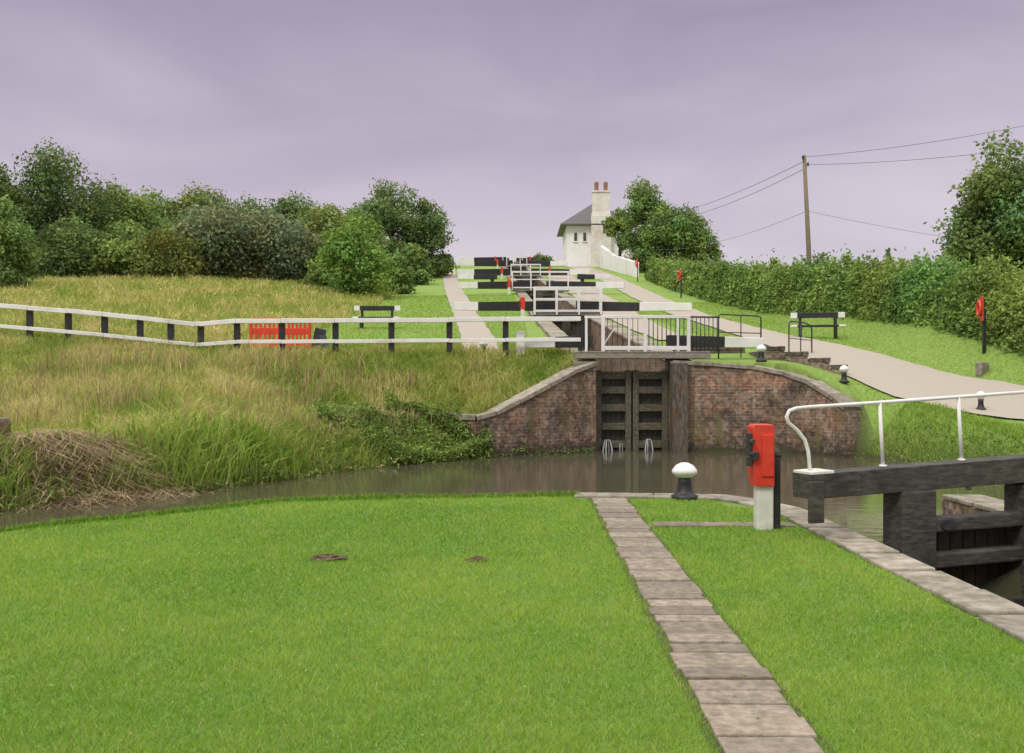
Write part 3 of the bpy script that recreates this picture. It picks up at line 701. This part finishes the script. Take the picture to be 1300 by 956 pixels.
# ------------------------------------------------------------------ house
e = thing('lock_keepers_cottage', (10.3,128,15), 'whitewashed cottage with slate hipped roof and tall chimney', 'house')
hz0, ez = 14.2, 20.2; hx0, hx1, hy0, hy1 = 6.6, 14.2, 124.0, 133.0
g = MB(); g.box(((hx0+hx1)/2,(hy0+hy1)/2,(hz0+ez)/2),(hx1-hx0,hy1-hy0,ez-hz0)); g.obj('wall', ['render'], parent=e)
g = MB(); g.box((15.8,128,15.8),(3.15,5,3.6)); g.obj('side_wing', ['render'], parent=e)
g = MB(); o = .75; rz_ = 23.2
v = [(hx0-o,hy0-o,ez-.35),(hx1+o,hy0-o,ez-.35),(hx1+o,hy1+o,ez-.35),(hx0-o,hy1+o,ez-.35),(10.2,hy0+3.2,rz_),(10.9,hy1-3.6,rz_),
     (hx0-o,hy0-o,ez-.2),(hx1+o,hy0-o,ez-.2),(hx1+o,hy1+o,ez-.2),(hx0-o,hy1+o,ez-.2)]
g.add(v, [(3,2,1,0),(6,7,4),(7,8,5,4),(8,9,5),(9,6,4,5),(0,1,7,6),(1,2,8,7),(2,3,9,8),(3,0,6,9)]); g.obj('roof', ['slate'], parent=e)
g = MB(); g.add([(14.25,125.3,17.63),(17.6,125.3,17.6),(17.6,130.8,17.6),(14.25,130.8,17.63),(14.25,125.3,19.2),(14.25,130.8,19.2)], [(0,1,2,3),(0,4,1),(1,4,5,2),(2,5,3)]); g.obj('wing_roof', ['slate'], parent=e)
cy = hy0-.35; g = MB(); g.box((10.75,cy,17.4),(2.4,.8,7.0))
g.add([(9.55,cy-.4,20.9),(11.95,cy-.4,20.9),(11.95,cy+.4,20.9),(9.55,cy+.4,20.9),(9.7,cy-.3,21.6),(11.8,cy-.3,21.6),(11.8,cy+.4,21.6),(9.7,cy+.4,21.6)],[(0,1,5,4),(1,2,6,5),(2,3,7,6),(3,0,4,7)])
g.box((10.75,cy+.05,22.7),(2.1,.7,2.2)); g.box((10.75,cy+.05,23.9),(2.25,.9,.2)); g.obj('chimney', ['stack'], parent=e, bevel=.03)
for xx in (10.2,11.3):
    g = MB(); g.lathe((xx,cy+.05,24.0),[(.28,0),(.24,.4),(.27,.9),(.22,1.1)],12); g.obj('chimney_pot', ['clay'], parent=e)
for (wx,wz,hh) in ((7.7,18.5,1.0),(8.8,18.5,1.0),(12.9,18.5,1.0)):
    w = MB(); w.box((wx,hy0-.02,wz),(.34,.1,hh)); w.obj('window', ['glass'], parent=e)
    w = MB(); w.box((wx-.21,hy0-.06,wz),(.06,.12,hh+.1)); w.box((wx+.21,hy0-.06,wz),(.06,.12,hh+.1)); w.box((wx,hy0-.07,wz-hh/2-.06),(.56,.2,.1))
    w.obj('window_frame', ['white_clean'], parent=e)
wall_thing('garden_wall', [(11.9,96),(11.2,110),(10.7,120.5)], [12.2,14.5,16.9], 9, .35, 'sloping whitewashed garden wall below the cottage', ch=.1, mat='render', cm='render')

# ------------------------------------------------------------------ pole, wires
e = thing('utility_pole', (17.6,60,4), 'leaning brown wooden utility pole behind the hedge', 'utility pole')
g = MB(); g.tube([(17.62,60,3),(17.37,60,9.3),(17.12,60,14.55)],[.16,.14,.11],12); g.obj('pole', ['pole'], parent=e, smooth=True)
for a,z in ((17.0,14.3),(17.3,13.9)):
    g = MB(); g.tube([(a,59.85,z),(a,59.85,z+.2)],.06,8); g.obj('insulator', ['metal'], parent=e)
def wire(a, b_, sag, r=.014):
    a, b_ = Vector(a), Vector(b_); pts = []
    for i in range(41):
        u = i/40; p = a.lerp(b_,u); p.z -= sag*4*u*(1-u); pts.append(p)
    g = MB(); g.tube(pts, r, 5); g.obj('overhead_wire', ['wire'], label='thin dark overhead wire strung from the pole', category='wire', group='overhead wires from the pole', origin=tuple(a))
wire((17.0,60,14.45),(60,62,26.4),2.0); wire((17.1,60,14.0),(60,60,22.8),2.0)
wire((17.1,60,14.2),(13.3,124.4,20.6),1.0,.018); wire((17.2,60,13.8),(13.3,124.5,20.2),1.2,.018)
wire((17.3,60,11.3),(60,55,9.4),2.2,.010); wire((17.3,60,11.3),(14.5,110,15.3),.8,.012)

# ------------------------------------------------------------------ foliage
def tree(name, x, y, ztop, W, col, seed, lsize=.215, count=None, low=.02, label='', category='tree', lumps=36, group=None, cone=False):
    r = np.random.default_rng(seed); zb = float(T(x,y)); H = ztop-zb; W = W*1.1
    e = thing(name, (x,y,zb-.1), label, category, group)
    rx = W/2; zc0 = zb+H*low; hz = (H*(1-low))/2; cz = zc0+hz
    L_ = []
    if cone:
        for i in range(lumps):
            u = i/(lumps-1); q = r.uniform(0,6.28); rr = rx*(1-u)*.6
            L_.append((np.array([x+rr*math.cos(q),y+rr*math.sin(q),zb+H*(.12+.84*u)]), rx*(.55*(1-u)+.10), r.uniform(.7,1.2), r.uniform(-1,1)))
    else:
        for i in range(lumps):
            d = r.normal(0,1,3); d /= np.linalg.norm(d); q = r.uniform(.3,1)**.45
            lr = rx*r.uniform(.18,.38)
            k_ = np.array([max(rx-lr*.75,0)*q, max(rx-lr,0)*q*.9, max(hz-lr*.8,0)*q])
            c = np.array([x,y,cz])+d*k_
            taper = 1-.22*max(0,(c[2]-cz)/max(hz,.1)); c[0] = x+(c[0]-x)*taper
            L_.append((c, lr, r.uniform(.65,1.4), r.uniform(-1,1)))
        L_.append((np.array([x+r.uniform(-.1,.1)*W,y,ztop-rx*.27]), rx*.3, 1.15, 0))
        if low < .05:
            for i in range(6): L_.append((np.array([x+r.uniform(-.6,.6)*rx, y-r.uniform(0,.6)*rx, zb+rx*.28]), rx*.34, r.uniform(.6,1.1), r.uniform(-1,1)))
    g = MB(); tr = max(.07,H*.022)
    g.tube([(x,y,zb-.3),(x+.03*H*r.uniform(-1,1),y,zb+H*.3),(x+.04*H*r.uniform(-1,1),y,zb+H*.6),(x,y,zb+H*.85)],[tr*1.3,tr,tr*.6,tr*.2],8)
    if not cone:
        for c, lr, s_, h_ in L_[:12]:
            st = Vector((x,y,zb+H*r.uniform(.2,.5))); en = Vector(tuple(c)); md = st.lerp(en,.5)+Vector((0,0,-.05*H))
            g.tube([st,md,en],[tr*.45,tr*.3,tr*.1],5)
    g.obj('trunk', ['bark'], parent=e, smooth=True)
    tot = sum(l[1]**2 for l in L_)
    count = count or int(115*W*H*(.3/lsize)**2)
    PP, NN, CC = [], [], []
    for c, lr, sh, hu in L_:
        n = int(count*lr*lr/tot); d = r.normal(0,1,(n,3)); d /= np.linalg.norm(d,axis=1)[:,None]
        lobes = 1+.25*np.sin(d[:,0]*5+hu*9)*np.sin(d[:,2]*6+hu*5)+.15*np.sin(d[:,1]*9+sh*9)
        rr = lr*(r.uniform(0,1,n)**.28)*lobes*(1+np.abs(r.normal(0,.16,n)))
        p = c+d*rr[:,None]*np.array([1,1,.82]); PP.append(p); NN.append(d+np.array([0,0,.5]))
        base = np.array(col)*sh*np.array([1+.18*hu,1,1-.1*hu])
        CC.append(base*r.uniform(.6,1.45,(n,1)))
    P = np.concatenate(PP); N_ = np.concatenate(NN); C_ = np.concatenate(CC)
    keep = P[:,2] > T(P[:,0],P[:,1])+.03; P, N_, C_ = P[keep], N_[keep], C_[keep]
    fast_mesh('crown', leaf_quads(P,N_,lsize*rng.uniform(.5,1.2,len(P))), 4, 'leaf', C_, parent=e)
DG=(.165,.235,.08); MG=(.20,.285,.085); BG=(.205,.32,.075); GG=(.21,.25,.135); OG=(.24,.285,.085)
tl = 'dark leafy broadleaf tree at the field edge'
tree('broadleaf_tree',-36.0,80,19.8,10.5,DG,1,label=tl); tree('broadleaf_tree',-41.5,78,19.0,9,DG,2,label=tl)
tree('broadleaf_tree',-28.9,58,11.9,3.8,MG,3,label='slender green tree at the edge of rough grass',lsize=.19)
tree('broadleaf_tree',-32.2,85,17.6,7,MG,4,label='rounded mid green tree in the tree line')
tree('broadleaf_tree',-27.6,90,18.6,7.5,OG,5,label='light green broadleaf tree in the tree line')
tree('broadleaf_tree',-31.5,92,18.5,7.5,MG,6,label='mid green broadleaf tree in the tree line')
tree('willow_tree',-21.0,75,14.6,8.4,GG,7,label='greyish green rounded willow at the field edge')
tree('willow_tree',-17.8,76,13.9,6.8,GG,17,label='greyish green spreading willow at the field edge')
tree('broadleaf_tree',-19.0,88,17.4,7.5,DG,8,label=tl); tree('broadleaf_tree',-23.2,89,17.4,7,DG,18,label=tl)
tree('broadleaf_tree',-15.4,84,15.9,5,OG,9,label='yellowish green tree in the tree line')
tree('broadleaf_tree',-9.9,66,12.2,5.0,BG,10,label='bright green young tree standing at the edge of mown grass',lsize=.18,low=0)
tree('broadleaf_tree',-11.2,95,20.0,7.4,DG,11,label='tall dark spreading tree near the top of the slope'); tree('broadleaf_tree',-8.4,96,18.4,5.8,DG,12,label='dark tree with open crown near the top of slope')
tree('broadleaf_tree',-13.6,90,16.6,5,MG,21,label='mid green tree in the tree line')
for i,(x,y,zt,w,c) in enumerate([(-37,73,13,7,MG),(-32,74,13.4,7,DG),(-27.5,74,13.0,6,MG),(-24.2,73,12.4,5.5,OG),(-14.4,78,12.6,5.2,MG),(-12.2,80,13.0,4.6,DG),(-33.5,66,10.4,4.5,MG),(-8.2,84,12.6,3.6,MG),(-6.9,98,13.6,3.0,DG),(-25.5,82,15.0,6,DG),(-40,70,13.5,6,DG),(-10.4,86,13.5,4.5,DG),(-12.4,70,10.4,3.6,MG),(-7.9,72,10.2,2.4,MG)]):
    tree('shrub',x,y,zt,w,c,30+i,label='dense leafy shrub below the trees',category='shrub',low=0,lumps=18,group='shrubs at the field edge')
tree('broadleaf_tree',14.1,108,22.6,5.6,MG,13,label='dense dark tree beside the white cottage'); tree('broadleaf_tree',17.8,108,19.6,6.4,MG,14,label='rounded tree beside the cottage garden')
tree('broadleaf_tree',12.0,113,20.2,3.8,MG,15,low=.25,label='leafy tree hiding the cottage wall',lumps=20); tree('broadleaf_tree',16.0,106,19.6,6.2,MG,24,label='leafy tree above the hedge',low=0); tree('broadleaf_tree',20.0,106,16.8,3.6,MG,25,label='small rounded tree above the hedge',low=0)
tree('broadleaf_tree',29.7,60,15.8,7.8,DG,16,label='tall full broadleaf tree behind the hedge',low=.1,lumps=54,count=27000,lsize=.205); tree('broadleaf_tree',28.4,61,11.6,5.6,MG,26,label='lower broadleaf tree behind the hedge',lsize=.205)
tree('young_conifer',18.4,50,7.9,1.6,DG,19,label='slim young conifer poking above the hedge',lumps=14,lsize=.13,count=3600,cone=True)
tree('shrub',3.6,124,16.6,3.0,DG,20,label='low dark shrub on the crest beside the cottage',category='shrub',low=0,lumps=8)
tree('shrub',12.8,84,11.2,3.0,MG,27,label='rounded shrub at the end of the hedge',category='shrub',low=0,lumps=10); tree('shrub',13.2,74,10.0,3.4,OG,28,label='leafy shrub growing out of the hedge',category='shrub',low=0,lumps=10)

# hedge
hp = [(15.4,20),(15.0,29),(14.5,41),(13.7,52),(13.1,62),(12.9,78),(13.0,92)]
hyv = [p[1] for p in hp]; hxv = [p[0] for p in hp]
def hx(y): return np.interp(y, hyv, hxv)
def htop(y): return (1.85+.28*vnoise(y*1.0, y*0, .9, 41)+.26*vnoise(y,y*0,3.5,42))*np.interp(y,[60,90],[1,.85])
e = thing('hedge', (14,29,1.5), 'long loose green field hedge running uphill beside the towpath', 'hedge')
N_ = 190000; y = 20+(rng.uniform(0,1,N_)**1.7)*72; hw = .85; ang = rng.uniform(-.1,1.0,N_)*math.pi
top = htop(y); bl = .30*vnoise(y, ang*1.5, 2.2, 44)+.22*vnoise(y,ang*3,6,45)
rad = 1+bl-np.abs(rng.normal(0,.12,N_))+np.where(rng.uniform(0,1,N_) < .14, rng.uniform(0,.42,N_)*(.5+.5*vnoise(y,y*0,9,50)), 0); cx = np.cos(ang); s0 = np.clip(np.sin(ang),0,1)
x = hx(y)-np.sign(cx)*np.abs(cx)**.6*hw*rad
hh = s0**.7; z = T(x,y)+np.clip(hh*top*rad,.05,None)
low_ = rng.uniform(0,1,N_) < .42; zz = rng.uniform(.02,1,N_)
x = np.where(low_, hx(y)-hw*(rad+.18*vnoise(y,zz*2.2,3,49))*np.where(rng.uniform(0,1,N_) < .82, 1, -1)*(1.1-.55*zz**2), x); z = np.where(low_, T(x,y)+zz*top*.92, z)
P = np.stack([x,y,z],1); Nm = np.stack([-cx,np.zeros(N_),np.ones(N_)*.9],1)
sh = np.clip(1+.4*vnoise(y*1.0,z*1.2,1.5,46)+.3*vnoise(y,z,5,47),.5,1.9)
hcol = np.array([.225,.33,.09])+np.array([.09,.03,0])*vnoise(y,z,.7,48)[:,None]
C_ = hcol*sh[:,None]*rng.uniform(.6,1.45,(N_,1))
fast_mesh('foliage', leaf_quads(P,Nm,(.035+.0018*y)*rng.uniform(.5,1.35,N_)), 4, 'leaf', C_, parent=e)
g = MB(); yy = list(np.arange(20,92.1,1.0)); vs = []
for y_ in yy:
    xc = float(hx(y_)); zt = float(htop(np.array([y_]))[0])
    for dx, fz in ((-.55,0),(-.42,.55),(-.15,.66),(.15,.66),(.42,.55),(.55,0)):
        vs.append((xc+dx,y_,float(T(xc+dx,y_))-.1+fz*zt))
g.add(vs, [(i*6+j,i*6+j+1,(i+1)*6+j+1,(i+1)*6+j) for i in range(len(yy)-1) for j in range(5)]); g.obj('dark_core', ['hedgecore'], parent=e)  # solid dark green shell filling the hedge behind its leaves

# ------------------------------------------------------------------ rough grasses
def scatter(name, N, xr, yr, cond, hr, w0, cols, lean, seed, power=1.0, hn=.4, bias=0):
    r = np.random.default_rng(seed)
    y = yr[0]+(r.uniform(0,1,N)**power)*(yr[1]-yr[0]); x = r.uniform(xr[0],xr[1],N)
    ok = cond(x,y); x, y = x[ok], y[ok]; n = len(x); z = T(x,y)-.03
    pn = vnoise(x,y,.9,seed+1); p2 = vnoise(x,y,3.5,seed+2)
    cols = np.array(cols); k = np.clip((.5+bias+.6*pn+.45*p2+r.normal(0,.2,n))*(len(cols)-1),0,len(cols)-1.001); i = k.astype(int); f = (k-i)[:,None]
    col = (cols[i]*(1-f)+cols[i+1]*f)*r.uniform(.75,1.3,(n,1))
    h = r.uniform(hr[0],hr[1],n)*(1+hn*p2+.35*pn); w = w0*np.clip(y/20,.7,4)*r.uniform(.7,1.3,n)
    Vb, kk, cb = blades(np.stack([x,y,z],1), np.clip(h,.05,None), w, r.uniform(lean[0],lean[1],n), col)
    fast_mesh(name, Vb, kk, 'blade', cb, kind='stuff')
wildc = [(.17,.28,.045),(.30,.39,.08),(.45,.46,.13),(.66,.57,.27)]
def onwall(x,y): return ((y > 25.98-.06*(x+.9)) & (y < 26.5-.06*(x+.9)) & (x > -4.05) & (x < -.8)) | ((x > -.9) & (y < 26.05+(x+.9)*.62+.42))
def bankcond(x,y):
    d = sdist(x,y); return (d > .1) & (y > 12.5) & (x < 2.1) & (x > -.62*y) & ~onwall(x,y)
scatter('bank_grass', 185000, (-19,2.1), (13,30.6), bankcond, (.14,.50), .013, wildc, (.2,1.1), 61, bias=.05)
scatter('bank_grass', 22000, (-5.0,2.2), (26.4,29.4), lambda x,y: (sdist(x,y) > .35) & ~onwall(x,y), (.12,.34), .014, [(.19,.31,.05),(.31,.42,.08),(.48,.49,.15)], (.3,1.2), 162)
scatter('bank_grass', 16000, (-5.0,-.8), (21.5,26.0), lambda x,y: (sdist(x,y) > .02) & ~onwall(x,y), (.14,.36), .014, [(.16,.27,.04),(.28,.38,.07),(.42,.44,.12)], (.3,1.2), 161)
scatter('field_grass', 120000, (-45,-7), (30,80), lambda x,y: (x > -.6*y) & (x < -7.9+.5*vnoise(x,y,.8,9)), (.2,.6), .018, [(.19,.31,.055),(.32,.40,.09),(.48,.47,.145),(.68,.58,.28)], (.2,1.0), 62, 1.5, bias=-.02)
scatter('verge_grass', 60000, (-8,2.2), (29.6,34), lambda x,y: (x < axis(y)-1.8) & ~((np.abs(x+1.0) < .7) & (y > 30.8)), (.1,.28), .013, [(.17,.30,.04),(.29,.39,.07),(.44,.45,.14)], (.2,1.0), 63)
def shorecond(a,b_): return lambda x,y: (sdist(x,y) > a) & (sdist(x,y) < b_) & (x < -1.0) & (y > 13) & (x > -.62*y)
scatter('waterside_reeds', 30000, (-12,-2.5), (13,24), shorecond(.02,.9), (.2,.62), .018, [(.13,.23,.035),(.22,.35,.055),(.38,.42,.11)], (.3,1.3), 64)
scatter('waterside_reeds', 8000, (-8.8,-4.2), (14,21), shorecond(.02,1.0), (.55,1.1), .034, [(.15,.27,.04),(.27,.41,.06),(.42,.49,.13)], (.3,1.1), 65)
scatter('seeding_weeds', 7500, (-12,-.5), (16,29), lambda x,y: (sdist(x,y) > .5) & (vnoise(x,y,1.3,90) > .0) & ~onwall(x,y), (.3,.75), .02, [(.24,.14,.09),(.42,.32,.18),(.55,.48,.20)], (.05,.4), 91)
n = 15000; u = rng.normal(0,1,(n,2)); x = -7.5+u[:,0]*.72; y = 17.1+u[:,1]*.5+.45*(x+7.5)
z = np.maximum(T(x,y),-.5)+.42*np.exp(-(u[:,0]**2+u[:,1]**2)*.35)*(1+.3*vnoise(x,y,4,5))-.08; col = np.array([.58,.46,.29])*rng.uniform(.45,1.35,(n,1))
Vb,k,cb = blades(np.stack([x,y,z],1), rng.uniform(.06,.25,n), np.full(n,.016), rng.uniform(1.5,4.8,n), col); fast_mesh('dead_reeds', Vb, k, 'blade', cb, kind='stuff')
def weeds(name, N, xr, yr, cond, hmax, size, cols, seed, mn=.06):
    r = np.random.default_rng(seed); x = r.uniform(*xr,N); y = r.uniform(*yr,N); ok = cond(x,y); x,y = x[ok],y[ok]; n = len(x)
    cl = vnoise(x,y,2.2,seed+1); z = np.maximum(T(x,y),-.5)+r.uniform(0,1,n)**.8*hmax*np.clip(.5+.8*cl,mn,1.3)
    c = np.array(cols); i = r.integers(0,len(c),n); C_ = c[i]*np.clip(1+.5*vnoise(x,z*2,3,seed+2),.4,1.6)[:,None]*r.uniform(.6,1.4,(n,1))
    fast_mesh(name, leaf_quads(np.stack([x,y,z],1), np.tile([0,-.4,1.0],(n,1)), size*r.uniform(.5,1.4,n), .3), 4, 'leaf', C_, kind='stuff')
wc = [(.13,.22,.045),(.20,.30,.065),(.28,.34,.10)]
weeds('bank_weeds', 30000, (-8,-.9), (14.5,26.0), lambda x,y: (sdist(x,y) > -.2) & (sdist(x,y) < .9), .45, .06, wc+[(.34,.28,.14)], 71)
weeds('bank_weeds', 30000, (-4.6,-.75), (23.5,26.0), lambda x,y: (sdist(x,y) > -.12) & (x < -.8-.3*vnoise(x,y,2,5)), .75, .06, wc, 72, .3)
weeds('wall_weeds', 7000, (-3.9,-.5), (25.75,26.1), lambda x,y: (vnoise(x,y*0,2.5,99) > -.2), 1.45, .06, wc, 76, .35)
weeds('bank_weeds', 20000, (5.6,13), (13.4,26.3), lambda x,y: (sdist(x,y) > -.15) & (sdist(x,y) < .7) & (y < 25.9), .3, .05, wc, 73)
weeds('wall_weeds', 3500, (-1.0,2.2), (25.2,27.9), lambda x,y: (sdist(x,y) > -.25) & (sdist(x,y) < .0), .34, .05, wc, 74)
weeds('field_flowers', 8000, (-30,-8), (34,62), lambda x,y: (x > -.6*y) & (vnoise(x,y,.6,120) > .25), .7, .09, [(.70,.60,.10),(.60,.56,.16),(.28,.36,.08),(.2,.3,.06)], 121, .6)
scatter('bank_grass', 60000, (8.4,14), (16,26.8), lambda x,y: (sdist(x,y) > .15) & (sdist(x,y) < 1.6) & (y < 25.9) & (x < .56*y) & ~ontow(x,y), (.06,.22), .013, [(.17,.32,.04),(.27,.42,.07),(.40,.46,.12)], (.2,1), 66)
mg = [(.17,.33,.04),(.29,.46,.07),(.43,.50,.14)]
scatter('hill_grass', 110000, (4.8,14.4), (24,62), lambda x,y: ~ontow(x,y) & ~((x < 9.4) & (y < 33)) & (x > axis(y)+4.0), (.03,.08), .016, mg, (.2,1), 67, 1.3)
scatter('hill_grass', 60000, (-8.5,.6), (33,70), lambda x,y: (np.abs(x-np.interp(y,[31,38,50,72],[-.9,-1.3,-2.2,-4.0])) > .65) & (x < axis(y)-1.9), (.03,.09), .018, mg, (.2,1), 68, 1.3)

# ------------------------------------------------------------------ world, sun, camera
w = bpy.data.worlds.new('World'); scn.world = w; w.use_nodes = True; t = w.node_tree
bg = t.nodes['Background']; outn = t.nodes['World Output']
sky = t.nodes.new('ShaderNodeTexSky'); sky.sky_type = 'NISHITA'; sky.sun_disc = False
sky.sun_elevation = math.radians(48); sky.sun_rotation = math.radians(215)
L(t, sky.outputs[0], bg.inputs[0]); bg.inputs[1].default_value = .1
tc = t.nodes.new('ShaderNodeTexCoord'); sp = t.nodes.new('ShaderNodeSeparateXYZ'); L(t, tc.outputs['Generated'], sp.inputs[0])
n = t.nodes.new('ShaderNodeTexNoise'); n.inputs['Scale'].default_value = 2.4; n.inputs['Detail'].default_value = 7; n.inputs['Roughness'].default_value = .52; n.inputs['Distortion'].default_value = .5
mp = t.nodes.new('ShaderNodeMapping'); mp.inputs['Scale'].default_value = (1,1,3.4); mp.inputs['Rotation'].default_value = (0,.18,0); L(t, tc.outputs['Generated'], mp.inputs[0]); L(t, mp.outputs[0], n.inputs['Vector'])
ma = t.nodes.new('ShaderNodeMath'); ma.operation = 'MULTIPLY_ADD'; L(t, n.outputs['Fac'], ma.inputs[0]); ma.inputs[1].default_value = .32; L(t, sp.outputs[2], ma.inputs[2])
def s2l(c): return tuple(((v/255)/12.92 if v < 10 else (((v/255)+.055)/1.055)**2.4) for v in c)
rr = ramp(t, ma.outputs[0], [(.16, s2l((228,220,227))), (.27, s2l((214,204,216))), (.38, s2l((194,183,201))), (.52, s2l((164,153,177))), (.64, s2l((186,179,192))), (1.0, s2l((225,222,218)))])
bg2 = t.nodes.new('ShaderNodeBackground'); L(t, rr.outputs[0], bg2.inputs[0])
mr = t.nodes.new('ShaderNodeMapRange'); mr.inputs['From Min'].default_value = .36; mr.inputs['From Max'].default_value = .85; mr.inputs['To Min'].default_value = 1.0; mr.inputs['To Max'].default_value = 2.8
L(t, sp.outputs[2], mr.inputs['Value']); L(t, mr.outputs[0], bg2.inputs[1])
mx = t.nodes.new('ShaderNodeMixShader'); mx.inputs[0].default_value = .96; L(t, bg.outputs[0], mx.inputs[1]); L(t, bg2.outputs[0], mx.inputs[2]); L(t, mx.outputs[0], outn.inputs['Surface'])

sd = bpy.data.lights.new('sun', 'SUN'); sd.energy = 1.45; sd.angle = math.radians(14); sd.color = (1,.95,.86)
so = bpy.data.objects.new('sun', sd); COL.objects.link(so)
az = math.radians(215); el = math.radians(48)
dirv = Vector((math.sin(az)*math.cos(el), math.cos(az)*math.cos(el), math.sin(el)))
so.rotation_euler = dirv.to_track_quat('Z','Y').to_euler(); so.location = (-20,-20,30)

cd = bpy.data.cameras.new('camera'); cd.lens = 36; cd.sensor_width = 36; cd.sensor_fit = 'HORIZONTAL'; cd.clip_end = 4000; cd.clip_start = .05
co = bpy.data.objects.new('camera', cd); co.location = (0,0,1.6); co.rotation_euler = (math.radians(90),0,0); COL.objects.link(co); scn.camera = co
scn.view_settings.view_transform = 'Standard'; scn.view_settings.look = 'None'; scn.view_settings.exposure = 0
